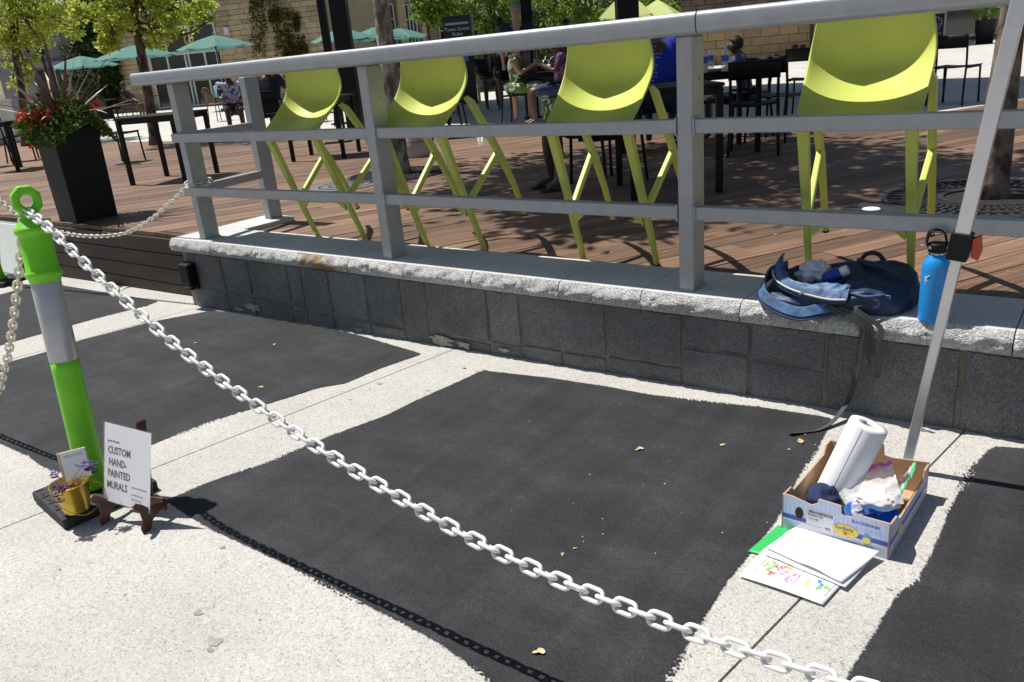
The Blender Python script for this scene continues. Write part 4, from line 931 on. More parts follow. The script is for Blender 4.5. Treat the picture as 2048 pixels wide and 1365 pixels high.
for s in (-1, 1): MB().lathe([(.008, 0), (.008, .003), (.004, .005)], 14, (0, 0, .263), Matrix.Rotation(rad(60 * s - 90), 3, 'Z') @ Matrix.Translation((0, 0, 0)).to_3x3() @ Matrix.Rotation(rad(90), 3, 'Y')).build('cap_pin', M_steel, wbt).location = (.031 * math.cos(rad(60 * s - 90)), .031 * math.sin(rad(60 * s - 90)), 0)
for (a, z, an) in ((-118, .158, 35), (-118, .158, -35), (-118, .148, 0), (-113, .166, 60)):
    c = Vector((.0446 * math.cos(rad(a - 20)), .0446 * math.sin(rad(a - 20)), z)); tg = Vector((-math.sin(rad(a - 20)), math.cos(rad(a - 20)), 0)); dv = tg * math.sin(rad(an)) * .010 + Vector((0, 0, 1)) * math.cos(rad(an)) * .012
    MB().tube([c - dv, c + dv * .0 + Vector((c.x, c.y, 0)).normalized() * .0004, c + dv], .0011, 5).build('logo_mark', M_white, wbt)
# ---------------------------------------------------------------- backpack
M_bpn = mat('navy nylon', (.010, .028, .075), .55, 0, var=.25, scale=12, bump=.35, bscale=35, spec=.5)
M_bpl = mat('light blue nylon', (.05, .11, .23), .55, 0, var=.6, scale=16, bump=.3, bscale=35)
M_web = mat('grey webbing', (.055, .055, .058), .8, var=.2, scale=60, bump=.3, bscale=300)
M_zip = mat('pale zip', (.50, .48, .42), .5, var=.1)
bpc = Vector((-.80, 3.10, ZC)); bp = thing('backpack', 'open navy and blue backpack lying on the granite coping', 'backpack', bpc)
def bpbody(a, b):
    th = 2 * math.pi * a; q = b
    ca, sa = math.cos(th), math.sin(th); sg = lambda v, e: math.copysign(abs(v) ** e, v)
    prof = [(1.0, 0), (1.03, .3), (1.0, .62), (.86, .88), (.6, 1.0), (.28, 1.0), (.0, .94)]
    t = q * (len(prof) - 1); i = min(len(prof) - 2, int(t)); f = t - i; r = prof[i][0] * (1 - f) + prof[i + 1][0] * f; h = prof[i][1] * (1 - f) + prof[i + 1][1] * f
    x = sg(ca, .72) * .255 * r; y = sg(sa, .72) * .165 * r; hh = .098 + .032 * (x / .25) + .026 * (y / .16)
    z = h * hh
    nv = Vector((x * 7, y * 9, z * 6)); fo = 1 - 2.2 * abs(noise.noise(nv)); d = fo * .014 + (1 - 2 * abs(noise.noise(nv * 2.3 + Vector((4, 0, 0))))) * .009 + noise.noise(nv * 6) * .003
    # hollow of the open pocket on the left half
    dd = math.hypot((x + .10) / .15, (y + .01) / .12)
    if h > .8 and dd < 1: z -= .06 * (1 - dd ** 3)
    return (x + d * ca, y + d * sa, max(.003, z + (d * .8 if h > .2 else 0)))
b_ = MB().grid(bpbody, 72, 36, closeu=True).build('main_body', M_bpn, bp, smooth=True, sub=1)
lip = [(-.245, .03, .10), (-.235, -.04, .088), (-.20, -.095, .070), (-.14, -.132, .055), (-.06, -.158, .045), (.02, -.172, .040), (.08, -.172, .045)]
lc = [p + Vector((-.006, -.022, .016)) for p in catm(lip, 7)]; nl = len(lc)
def flap(a, b):
    k = a * (nl - 1); i = min(nl - 2, int(k)); p = lc[i].lerp(lc[i + 1], k - i); w_ = noise.noise(Vector((a * 14, b * 3, 1))) * .010 + noise.noise(Vector((a * 31, b * 6, 5))) * .005
    inward = Vector((.25 - a * .25, .75, .55)).normalized(); return p + inward * (b * (.062 + .018 * math.sin(a * 9))) + Vector((w_, -abs(w_) * .8, w_ + .016 * math.sin(math.pi * b)))
MB().grid(flap, 46, 10).build('pocket_flap', M_bpl, bp, smooth=True)
MB().tube([Vector(p) + Vector((0, -.004, .004)) for p in lc], .0042, 6).build('zipper', M_zip, bp, smooth=True)
MB().ribbon([Vector(p) + Vector((0, -.002, -.006)) for p in lc], .016, (0, .3, 1), .003).build('zipper_tape', M_bpn, bp)
MB().box(lc[26] + Vector((0, -.008, .012)), (.006, .004, .03), Matrix.Rotation(.5, 3, 'Y')).build('zip_pull', M_zip, bp)
lip2 = [(.02, -.135, .10), (.07, -.16, .085), (.13, -.165, .075), (.19, -.14, .08)]
MB().tube([Vector(p) + Vector((0, -.004, .0)) for p in catm(lip2, 5)], .005, 6).build('piping', M_bpl, bp, smooth=True)
fold = [(.03, .12, .132), (.08, .05, .138), (.15, .0, .142), (.22, -.04, .125)]
MB().tube(catm(fold, 5), [.006 + .008 * math.sin(math.pi * k / 15) for k in range(16)], 8).build('top_seam', M_bpn, bp, smooth=True)
MB().tube(catm([(.03, .14, .115), (.05, .165, .145), (.09, .16, .150), (.12, .15, .125)], 5), .009, 7).build('grab_handle', M_bpn, bp, smooth=True)
# padded shoulder strap lying along the coping front
sp_ = [(-.21, .02, .115), (-.252, -.06, .105), (-.262, -.12, .06), (-.235, -.165, .035), (-.17, -.190, .012), (-.09, -.202, .0), (-.02, -.192, .018), (.03, -.165, .03)]
MB().ribbon(catm(sp_, 6), .040, (.25, .45, .85), .008).build('shoulder_strap', M_bpl, bp, bevel=.003)
MB().ribbon([p + Vector((0, .0, -.009)) for p in catm(sp_, 6)], .052, (.25, .45, .85), .007).build('strap_padding', M_bpn, bp, bevel=.003)
# webbing, buckles
def W(u, v, y): q = P(u, v, 1, y); return q - bpc
ws = [(.02, -.16, .035), (.05, -.185, .025), W(1722, 650, 2.895), W(1720, 700, 2.905), W(1712, 750, 2.915), W(1697, 800, 2.92)]
g1 = PG(1668, 850) - bpc; g2 = PG(1640, 862) - bpc; g3 = PG(1606, 868) - bpc; g4 = PG(1578, 873) - bpc
ws += [g1 + Vector((0, 0, .02)), g2 + Vector((0, 0, .006)), g3 + Vector((0, 0, .006)), g4 + Vector((0, 0, .012))]
MB().ribbon(catm(ws, 6), .022, (.8, -.3, .3), .002).build('long_webbing', M_web, bp)
wl = [(.03, -.17, .03), (.055, -.19, .028), W(1738, 650, 2.892), W(1742, 690, 2.897), W(1748, 735, 2.90), W(1753, 752, 2.898), W(1758, 735, 2.893), W(1756, 690, 2.889), W(1760, 655, 2.89), (.10, -.185, .03), (.13, -.16, .045)]
MB().ribbon(catm(wl, 6), .020, (1, -.2, 0), .002).build('webbing_loop', M_web, bp)
wr_ = [(-.01, -.178, .03), (.03, -.192, .022), W(1728, 655, 2.893), W(1735, 700, 2.9), W(1747, 740, 2.905)]
MB().ribbon(catm(wr_, 6), .020, (1, -.1, .2), .002).build('webbing_tail', M_web, bp)
M_buck = mat('grey buckle', (.33, .34, .36), .35, .3, var=.1)
def ring(pts, r, nm): MB().tube(pts, r, 6, closed=True).build(nm, M_buck, bp, smooth=True)
for c, s in (((.03, -.170, .042), .017), ((.155, -.155, .048), .02), ((.19, -.135, .062), .017)):
    ring([(c[0] - s, c[1], c[2] - .010), (c[0] + s, c[1] + .004, c[2] - .012), (c[0] + s * .9, c[1] + .006, c[2] + .012), (c[0] - s * .9, c[1] + .002, c[2] + .013)], .003, 'buckle')
# things sticking out of the pocket
M_gauze = mat('thin white fabric', (.74, .75, .77), .9, var=.04, bump=.7, bscale=40)
tag(blob('plastic_wrap', bpc + Vector((-.10, .01, .098)), (.062, .05, .042), M_gauze, None, 6.1, .38, 2.2, 48, 28), 'crumpled thin white cloth stuffed in the open backpack', 'cloth')
sb = thing('squeeze_bottle', 'small blue bottle with white cap lying in the open backpack', 'bottle', bpc + Vector((-.005, -.015, .108)))
MS = Vector((0, 0, 1)).rotation_difference(Vector((.8, .1, .45)).normalized()).to_matrix()
MB().lathe([(.0, -.06), (.022, -.058), (.025, -.05), (.025, .0), (.018, .01)], 20, m=MS).build('body', mat('deep blue plastic', (.012, .05, .36), .3, var=.05), sb, smooth=True)
MB().lathe([(.0185, .01), (.020, .012), (.020, .035), (.017, .038)], 20, m=MS).build('cap', M_white, sb, smooth=True)

# ---------------------------------------------------------------- fallen leaves
def leaf_mesh(sd):
    r2 = random.Random(sd); n = 11; vs = [(0, 0, .004)]
    for k in range(n):
        a = 2 * math.pi * k / n; q = (.6 + .4 * abs(math.cos(a * 1.5 + sd))) * (1 + r2.uniform(-.15, .15)); vs.append((q * math.cos(a), q * .55 * math.sin(a), .18 * abs(math.sin(a)) + r2.uniform(0, .1)))
    return MB().add(vs, [(0, 1 + k, 1 + (k + 1) % n) for k in range(n)]).mesh('fallen_leaf')
M_leafs = [mat('dry tan leaf', (.50, .33, .13), .8, var=.2, scale=30), mat('pale dry leaf', (.60, .50, .28), .8, var=.2, scale=30), mat('brown leaf', (.16, .08, .035), .8, var=.2, scale=30)]
LV = []
for k in range(3): m_ = leaf_mesh(k); m_.materials.append(M_leafs[k]); LV.append(m_)
def leaf(p, s, k, label, g=None):
    o = bpy.data.objects.new('fallen_leaf', LV[k]); col.objects.link(o); o.location = p; o.scale = (s * .8,) * 3; o.rotation_euler = (0, 0, random.uniform(0, 6.28)); tag(o, label, 'leaf', g or 'fallen leaves')
for (u, v, s, k, lb) in ((1600, 886, .026, 0, 'curled orange-brown leaf beside the end of the long backpack strap'), (1280, 901, .024, 1, 'pale yellow leaf lying alone right of the centre of the big black square'), (1445, 893, .016, 1, 'thin pale leaf between the yellow leaf and the strap end'), (1578, 902, .009, 1, 'tiny pale leaf just left below the orange-brown leaf by the strap'),
                         (522, 777, .022, 0, 'tan leaf on the black square behind the chain, near its lower right edge'), (549, 691, .018, 1, 'pale leaf on the black square below the wall, in the middle'), (390, 688, .016, 1, 'white-edged leaf left on the black square next to the chain'), (928, 737, .018, 0, 'orange leaf on the concrete strip near the wall'),
                         (1298, 764, .014, 0, 'small orange leaf at the foot of the granite wall'), (634, 664, .017, 2, 'brown leaf at the wall foot, left one of a pair'), (662, 669, .015, 2, 'brown leaf at the wall foot, right one of a pair'), (1080, 1308, .024, 1, 'pale straw-like leaf near the chain shadow at the bottom of the picture'),
                         (258, 575, .02, 2, 'dark leaf on the black paint near the left wall corner'), (1125, 1112, .012, 0, 'scrap of tan leaf beside the long chain'), (1150, 1100, .009, 0, 'smaller scrap of leaf right of the tan scrap by the long chain')):
    p = PG(u, v); leaf((p.x, p.y, gz(p.x) + .005), s, k, lb)
def scraps(nm, n, fn, lo, hi):
    mb = MB(); r = random.Random(n)
    for k in range(n):
        p = fn(r)
        if p is None: continue
        a = r.uniform(0, 6.28); s_ = r.uniform(lo, hi); q = s_ * r.uniform(.35, .7); c, d = math.cos(a), math.sin(a)
        mb.add([(p.x + c * s_, p.y + d * s_, p.z), (p.x - d * q, p.y + c * q, p.z + q * .5), (p.x - c * s_, p.y - d * s_, p.z + .001), (p.x + d * q, p.y - c * q, p.z + q * .3)], [(0, 1, 2, 3)])
    stuff(mb.build(nm, M_leafs[1]))
def f1(r):
    p = P(r.uniform(560, 2040), r.uniform(300, 590)); return Vector((p.x, p.y, ZD + .003)) if 3.35 < p.y < 8.7 else None
def f2(r):
    p = PG(r.uniform(980, 1640), r.uniform(760, 1120)); return Vector((p.x, p.y, gz(p.x) + .005))
M_stain = mat('grey gum stain', (.30, .28, .25), .9, var=.25, scale=50); mb = MB()
for (u, v, s_) in ((396, 1226, .018), (430, 1285, .026), (420, 1300, .014), (445, 1096, .010), (1180, 700, .01), (760, 768, .016), (740, 778, .010), (855, 782, .012), (700, 800, .008), (1780, 1180, .008), (250, 1190, .006), (520, 1240, .006), (120, 1140, .007)):
    p = PG(u, v); n = 14; vs = []
    for k in range(n):
        a = 2 * math.pi * k / n; q = s_ * (.7 + .6 * noise.noise(Vector((math.cos(a) * 1.5, math.sin(a) * 1.5, u)))); vs.append((p.x + q * math.cos(a) * 1.3, p.y + q * math.sin(a) * .8, gz(p.x + q * math.cos(a)) + .0022))
    mb.add(vs, [tuple(range(n))])
stuff(mb.build('pavement_stains', M_stain))
scraps('deck_litter', 60, f1, .006, .013); scraps('pavement_litter', 34, f2, .0014, .0038)

# ---------------------------------------------------------------- planter with flowers
pa, pb_, pc = P(124, 442), P(164, 445), P(232, 431)
uu = (pc - pb_); vv = (pa - pb_); ctr = (pa + pc) / 2; rzp = rad(-3); SB = .30; STp = .40; PH = .77
M_plt = mat('charcoal planter', (.008, .0085, .010), .6, var=.2, scale=10, bump=.15, bscale=40, spec=.25)
plr = thing('planter', 'tall tapered charcoal planter standing on the deck edge', 'planter', (ctr.x, ctr.y, ZD), rzp)
mb = MB(); s0, s1 = SB / 1, STp / 1
s0, s1 = .178, .190
vs = []
for (s, z) in ((s0, 0), (s1, PH), (s1 - .03, PH), (s1 - .035, PH - .08)):
    vs += [(-s, -s, z), (s, -s, z), (s, s, z), (-s, s, z)]
fs = [(3, 2, 1, 0)] + [(i * 4 + k, i * 4 + (k + 1) % 4, (i + 1) * 4 + (k + 1) % 4, (i + 1) * 4 + k) for i in range(3) for k in range(4)]
mb.add(vs, fs).build('pot', M_plt, plr, bevel=.008)
MB().box((0, 0, PH - .06), (2 * s1 - .07, 2 * s1 - .07, .04)).build('soil', mat('soil', (.03, .02, .014), .95), plr)
plant = thing('planter_plant', 'spiky purple-brown cordyline with red flowers growing in the charcoal planter', 'plant', (ctr.x, ctr.y, ZD + PH - .05), rzp)
M_spike = mat('purple brown blade', (.10, .045, .05), .4, var=.35, scale=5, rand=.5); M_spk2 = mat('straw blade', (.42, .32, .16), .5, var=.2, rand=.3)
rr = random.Random(21)
for k in range(34):
    a = rr.uniform(0, 6.28); el = rr.uniform(.25, 1.45); L = rr.uniform(.42, .76); d = Vector((math.cos(a) * math.cos(el), math.sin(a) * math.cos(el), math.sin(el))); drop = rr.uniform(.0, .18) * math.cos(el)
    pts = [d * (L * t) + Vector((0, 0, .08 - drop * t * t * t)) for t in (0, .2, .4, .6, .8, 1.0)]
    sd = d.cross(Vector((0, 0, 1))).normalized(); mb = MB(); vs = []
    for t, p in zip((.6, 1, 1, .8, .5, .04), pts): vs += [p - sd * .021 * t, p + Vector((0, 0, -.005)), p + sd * .021 * t]
    mb.add(vs, [(i * 3 + j, i * 3 + j + 1, i * 3 + j + 4, i * 3 + j + 3) for i in range(5) for j in (0, 1)]).build('blade', M_spk2 if (k % 7 == 0 or el < .45) else M_spike, plant, smooth=True)
def leafcloud(n, fn, size, m, name, parent, rnd, asp=.5, smooth=False):
    mb = MB()
    for k in range(n):
        c, out = fn(rnd); out = Vector(out)
        d = (out + Vector((rnd.gauss(0, .7), rnd.gauss(0, .7), rnd.gauss(0, .7)))).normalized(); a = Vector((rnd.gauss(0, 1), rnd.gauss(0, 1), rnd.gauss(0, 1)))
        sd = d.cross(a).normalized(); s = size * rnd.uniform(.6, 1.3); c = Vector(c)
        mb.add([c, c + d * s * .5 + sd * s * asp * .5, c + d * s, c + d * s * .5 - sd * s * asp * .5], [(0, 1, 2, 3)])
    return mb.build(name, m, parent)
M_gl = leafmat('planter foliage', (.03, .075, .012), (.13, .20, .03), .25)
def pf(r):
    a = r.uniform(0, 6.28); q = math.sqrt(r.random()); el = r.random(); rad_ = .34 * q
    x, y = rad_ * math.cos(a), rad_ * math.sin(a); z = .02 + .27 * (1 - q * q) * r.random() + .08 * math.sin(a * 3 + 1) - .1 * max(0, q - .8)
    return (x, y, z), (x * 3, y * 3, .6)
stuff(leafcloud(2600, pf, .06, M_gl, 'foliage', plant, rr, .42))
M_redf = leafmat('red petals', (.55, .01, .012), (.75, .04, .03), .2)
vdir = Vector((-ctr.x, -ctr.y, 0)).normalized(); rdir = Vector((-vdir.y, vdir.x, 0)); rot_ = Matrix.Rotation(-rzp, 3, 'Z')
for k, (u, v) in enumerate(((62, 240), (68, 262), (95, 226), (120, 222), (124, 238), (142, 200), (160, 213), (86, 250), (66, 285), (45, 232), (188, 215), (75, 232))):
    c = PV(u, v, ctr + vdir * .12, ctr + vdir * .12 + rdir) - Vector((ctr.x, ctr.y, ZD + PH - .05)); c = rot_ @ c
    mb = MB()
    for j in range(46):
        d = Vector((rr.gauss(0, 1), rr.gauss(0, 1), rr.gauss(0, 1))).normalized(); q = c + d * rr.uniform(.012, .042); sd = d.cross(Vector((rr.random(), rr.random(), 1))).normalized() * .012
        mb.add([q, q + sd + d * .012, q + d * .026, q - sd + d * .012], [(0, 1, 2, 3)])
    mb.build('red_flower', M_redf, plant)

# ---------------------------------------------------------------- tables and chairs
def table(label, c, rz_, W2=.72, D2=.72, H2=.74, round_=False, m=M_black):
    t = thing('table', label, 'table', (c.x, c.y, ZD), rz_, 'black metal tables')
    MB().box((0, 0, H2 - .012), (W2, D2, .024)).build('table_top', m, t, bevel=.004)
    MB().box((0, 0, H2 - .05), (W2 - .06, D2 - .06, .05)).build('apron', m, t)
    for sx in (-1, 1):
        for sy in (-1, 1): MB().box((sx * (W2 / 2 - .03), sy * (D2 / 2 - .03), (H2 - .026) / 2), (.045, .045, H2 - .026)).build('leg', m, t, bevel=.003)
    return t
def chair_proto():
    t = thing('chair', 'black chair', 'chair', (0, 0, 0), 0, 'black metal chairs')
    # faces -y; back at +y
    for s in (-1, 1):
        MB().tube(catm([(s * .215, -.20, 0), (s * .205, -.195, .25), (s * .20, -.19, .44)], 4), .013, 8).build('leg', M_black, t, smooth=True)
        MB().tube(catm([(s * .215, .24, 0), (s * .205, .215, .25), (s * .20, .19, .45), (s * .20, .205, .62), (s * .20, .235, .80)], 4), .013, 8).build('leg', M_black, t, smooth=True)
        MB().bar((s * .2, -.19, .43), (s * .2, .19, .43), .02, .02).build('seat_frame', M_black, t)
    MB().grid(lambda a, b: ((a - .5) * .43, -.215 + .42 * b, .452 - .012 * math.sin(math.pi * a)), 9, 5).build('seat', M_black, t, smooth=True).modifiers.new('s', 'SOLIDIFY').thickness = .012
    MB().grid(lambda a, b: ((a - .5) * .43, .212 + .035 * math.sin(math.pi * a) + .03 * b, .66 + .15 * b), 11, 4).build('backrest', M_black, t, smooth=True).modifiers.new('s', 'SOLIDIFY').thickness = .012
    return t
ch0 = chair_proto(); used = [False]
def chair(label, c, rz_, sc_=1.0):
    o = ch0 if not used[0] else copy_tree(ch0); used[0] = True
    o.location = (c.x, c.y, ZD); o.rotation_euler = (0, 0, rz_); o['label'] = label; o['group'] = 'black metal chairs'; o.scale = (sc_,) * 3; return o
table('square black table on the deck right behind the flower planter', (P(257, 371) + P(444, 346)) / 2, rad(25), .74, .72)
table('black table at the left edge behind the flower planter', P(20, 345) + Vector((-.25, .25, 0)), rad(20))
chair('black chair by the table at the left edge, left of the planter', P(50, 322), rad(150))
chair('black chair at the far left edge of the picture on the deck', P(-12, 335), rad(100))
chair('black chair behind the square table, half hidden by the planter', P(225, 332) + Vector((-.2, .3, 0)), rad(200))
t1 = P(1437, 385); t2 = P(1270, 400); rt1 = math.atan2(t1.y - t2.y, t1.x - t2.x)
nv_ = Vector((-math.sin(rt1), math.cos(rt1), 0))
table('near black table behind the third stool, right of the railing post', (t1 + t2) / 2 + nv_ * .33, rt1, .66, .72)
tb2 = G(1437, 222); table('black table with two water bottles in front of the boy', tb2, math.atan2(RW[1][0], RW[0][0]), .62, .7)
tb2top = ZD + .74
chair('black chair with its back to the camera between the boy and the deck', G(1508, 232), rad(198))
chair('black chair right behind the chair in front of the boy', G(1552, 212), rad(172))
chair('black chair alone on the deck edge left of the rightmost stool', G(1612, 168), rad(185))
chair('black chair right of the rightmost stool in front of the A-board', G(1905, 172), rad(165))
chair('black chair behind the rightmost stool back, beside the tree', G(1840, 168), rad(175))
chair('black chair under the seated person behind the third stool', G(1215, 262), rad(-110))
chair('black chair between the second stool and the mottled tree', G(655, 138), rad(40))
table('black table between the first stool and the mottled tree', G(655, 165), rad(30))
chair('black chair right of the mottled tree behind the second stool', G(900, 150), rad(-60))
table('black table behind the second stool, far side', G(845, 128), rad(10))

for k, (u, pm_, an, lb) in enumerate(((610, 118, 30, 'black chair left of the dark navy person, behind the first stool'), (628, 96, 200, 'black chair further back behind the first stool'), (700, 108, 120, 'black chair behind the mottled trunk'), (760, 104, 250, 'black chair left of the pink top'), (835, 104, 60, 'black chair right of the pink top'), (872, 118, 300, 'black chair behind the second stool, left of the man in black'), (900, 96, 10, 'black chair in front of the notice board'), (1085, 118, 200, 'black chair behind the leaf print dress'), (1165, 150, 20, 'black chair behind the third stool, far side'), (1240, 165, 100, 'black chair left of the person in royal blue'), (1395, 180, 60, 'black chair across the table from the boy'), (1660, 150, 190, 'black chair far right behind the fourth stool'))):
    chair(lb, G(u, pm_), rad(an))
table('black table behind the mottled trunk', G(735, 112), rad(20)); table('black table in front of the notice board', G(880, 106), rad(50)); table('black table between the woman in the leaf dress and the person in purple', G(1090, 134), rad(35), .6, .6)

# ---------------------------------------------------------------- people
def skinmesh(nm, vs, es, rs, m, parent, sub=2):
    me = bpy.data.meshes.new(nm); me.from_pydata([tuple(v) for v in vs], es, []); me.update()
    o = bpy.data.objects.new(nm, me); col.objects.link(o); o.parent = parent; me.materials.append(m)
    k = o.modifiers.new('skin', 'SKIN'); k.use_smooth_shade = True; k.branch_smoothing = .4
    for i, r in enumerate(rs):
        q = me.skin_vertices[0].data[i]; q.radius = r if isinstance(r, tuple) else (r, r); q.use_root = (i == 0)
    s = o.modifiers.new('sub', 'SUBSURF'); s.levels = sub; s.render_levels = sub
    return o
def person(label, loc, rz_, J, skin, clothes, hair, scale=1.0, face=False):
    """J: joint dictionary, +x forward. clothes: list of (name, material, [chains of (joint or point, radius)])"""
    t = thing('person', label, 'person', loc, rz_); t.scale = (scale,) * 3
    vs, es, rs, idx = [], [], [], {}
    def add(nm, r):
        if nm not in idx: idx[nm] = len(vs); vs.append(J[nm]); rs.append(r)
        return idx[nm]
    seq = [('pelvis', (.15, .11)), ('belly', (.145, .10)), ('chest', (.155, .105)), ('neckb', .066), ('neck', .056), ('jaw', (.068, .074)), ('head', (.076, .094)), ('crown', (.062, .075))]
    prev = None
    for nm, r in seq:
        i = add(nm, r)
        if prev is not None: es.append((prev, i))
        prev = i
    for s in 'lr':
        a = idx['chest']
        for nm, r in (('sho' + s, .055), ('elb' + s, .042), ('wri' + s, .028), ('pal' + s, (.036, .018))):
            i = add(nm, r); es.append((a, i)); a = i
        w0, p0 = Vector(J['wri' + s]), Vector(J['pal' + s]); d = (p0 - w0).normalized(); sd = d.cross(Vector((0, 0, 1))); sd = sd.normalized() if sd.length > .1 else Vector((0, 1, 0))
        for q in range(4):
            b0 = p0 + sd * (.012 * (q - 1.5)); L = (.058, .068, .064, .05)[q]
            i1 = len(vs); vs.append(b0 + d * .035); rs.append(.009); i2 = len(vs); vs.append(b0 + d * (.035 + L * .55) + Vector((0, 0, -.012))); rs.append(.008); i3 = len(vs); vs.append(b0 + d * (.03 + L * .8) + Vector((0, 0, -.03))); rs.append(.007)
            es += [(a, i1), (i1, i2), (i2, i3)]
        i1 = len(vs); vs.append(p0 + sd * .035 + d * .0); rs.append(.010); i2 = len(vs); vs.append(p0 + sd * .045 + d * .035 + Vector((0, 0, -.012))); rs.append(.008); es += [(a, i1), (i1, i2)]
        a = idx['pelvis']
        for nm, r in (('hip' + s, .085), ('kne' + s, .058), ('clf' + s, .052), ('ank' + s, .034), ('toe' + s, (.036, .022))):
            i = add(nm, r); es.append((a, i)); a = i
    if face:
        h = Vector(J['head']); i = len(vs); vs.append(h + Vector((.098, 0, -.012))); rs.append(.016); es.append((idx['head'], i))
        for s in (-1, 1): i = len(vs); vs.append(h + Vector((-.012, s * .088, -.01))); rs.append((.012, .024)); es.append((idx['head'], i))
    skinmesh('body', vs, es, rs, skin, t)
    for nm, m, chains in clothes:
        vs2, es2, rs2, ix2 = [], [], [], {}
        for ch in chains:
            pv = None
            for q, r in ch:
                key = q if isinstance(q, str) else tuple(q)
                if key not in ix2: ix2[key] = len(vs2); vs2.append(J[q] if isinstance(q, str) else q); rs2.append(r)
                if pv is not None: es2.append((pv, ix2[key]))
                pv = ix2[key]
        skinmesh(nm, vs2, es2, rs2, m, t)
    if hair:
        m, rx, back = hair; h = Vector(J['head'])
        def hf(a, b):
            th = 2 * math.pi * a; ph = math.pi * .5 * (1 - b * 1.5); d = Vector((math.cos(ph) * math.cos(th), math.cos(ph) * math.sin(th), math.sin(ph)))
            k = rx * (1 + .05 * noise.noise(d * 6)); fr = max(0, d.x) * .35 if d.z < .45 else 0
            return h + Vector((d.x * .102 * k * (1 - fr) - .012, d.y * .086 * k, .02 + d.z * .098 * k))
        MB().grid(hf, 24, 12, closeu=True).build('hair', m, t, smooth=True)
    if face:
        h = Vector(J['head'])
        for s in (-1, 1):
            MB().lathe([(.0, -.008), (.008, -.003), (.009, .003), (.0, .008)], 10, h + Vector((.082, s * .032, .008)), capb=False, capt=False).build('eye', mat('eye white', (.6, .58, .55), .3), t, smooth=True)
            MB().lathe([(.0, -.004), (.004, -.001), (.004, .001), (.0, .004)], 8, h + Vector((.0895, s * .032, .008)), capb=False, capt=False).build('pupil', M_ink, t, smooth=True)
        MB().tube([h + Vector((.078, -.022, -.052)), h + Vector((.088, 0, -.050)), h + Vector((.078, .022, -.052))], .007, 6).build('mouth', mat('lips', (.16, .06, .05), .5), t, smooth=True)
    return t
def seated(arm='lap', lean=0.0, knee=.46):
    J = dict(pelvis=(0, 0, .53), belly=(.01 + lean * .3, 0, .68), chest=(-.01 + lean * .7, 0, .86), neckb=(lean, 0, 1.02), neck=(.015 + lean, 0, 1.07), jaw=(.035 + lean, 0, 1.10), head=(.03 + lean, 0, 1.165), crown=(.02 + lean, 0, 1.23))
    for s, y in (('l', 1), ('r', -1)):
        J['sho' + s] = (lean * .9, y * .185, .97)
        if arm == 'lap': J['elb' + s] = (.10 + lean, y * .23, .74); J['wri' + s] = (.30, y * .10, .64); J['pal' + s] = (.36, y * .07, .64)
        if arm == 'table': J['elb' + s] = (.20 + lean, y * .22, .79); J['wri' + s] = (.42 + lean, y * .10, .80); J['pal' + s] = (.48 + lean, y * .07, .80)
        if arm == 'phone': J['elb' + s] = (.12 + lean, y * .2, .75); J['wri' + s] = (.30 + lean, y * .05, .86); J['pal' + s] = (.34 + lean, y * .04, .90)
        J['hip' + s] = (.03, y * .10, .50); J['kne' + s] = (knee, y * .12, .50); J['clf' + s] = (knee + .0, y * .12, .33); J['ank' + s] = (knee - .02, y * .12, .075); J['toe' + s] = (knee + .13, y * .13, .028)
    return J
def standing():
    J = dict(pelvis=(0, 0, .95), belly=(.0, 0, 1.10), chest=(0, 0, 1.30), neckb=(0, 0, 1.46), neck=(.01, 0, 1.51), jaw=(.03, 0, 1.545), head=(.02, 0, 1.615), crown=(.01, 0, 1.68))
    for s, y in (('l', 1), ('r', -1)):
        J['sho' + s] = (0, y * .19, 1.41); J['elb' + s] = (-.02, y * .25, 1.12); J['wri' + s] = (.08, y * .24, .90); J['pal' + s] = (.10, y * .24, .84)
        J['hip' + s] = (0, y * .09, .92); J['kne' + s] = (.02, y * .11, .50); J['clf' + s] = (-.01, y * .11, .34); J['ank' + s] = (-.02, y * .11, .08); J['toe' + s] = (.12, y * .13, .028)
    return J
def lerp3(a, b, t): return tuple(Vector(a).lerp(Vector(b), t))
def shirt(J, f=1.0, sl=.55, low='pelvis'):
    ch = [[(low, (.165 * f, .125 * f)), ('belly', (.165 * f, .12 * f)), ('chest', (.175 * f, .125 * f)), (lerp3(J['chest'], J['neckb'], .75), .075)]]
    for s in 'lr': ch.append([('chest', (.175 * f, .125 * f)), ('sho' + s, .080), (lerp3(J['sho' + s], J['elb' + s], sl), .060)])
    return ch
def shorts(J, f=1.0, L=.75):
    ch = []
    for s in 'lr': ch.append([('pelvis', (.165 * f, .125 * f)), ('hip' + s, .10 * f), (lerp3(J['hip' + s], J['kne' + s], L), .080 * f)])
    return ch
def shoes(t, J, m):
    for s in 'lr':
        a, b = Vector(J['ank' + s]), Vector(J['toe' + s]); c = (a + b) / 2; c.z = .022
        MB().box(c + Vector((.0, 0, -.012)), (.25, .085, .018)).build('sandal_sole', m, t, bevel=.006)
        MB().tube(catm([c + Vector((.02, -.045, -.005)), c + Vector((.03, 0, .04)), c + Vector((.02, .045, -.005))], 4), .009, 6).build('sandal_strap', m, t, smooth=True)
SK = [mat('dark brown skin', (.075, .035, .020), .45, var=.06), mat('brown skin', (.15, .075, .045), .45, var=.06), mat('light skin', (.42, .24, .17), .5, var=.05)]
H_bk = mat('black hair', (.008, .007, .006), .7, var=.3, bump=.5, bscale=80); H_gr = mat('grey hair', (.22, .20, .18), .7, var=.2, bump=.5, bscale=80); H_br = mat('brown hair', (.09, .045, .02), .6, var=.2)
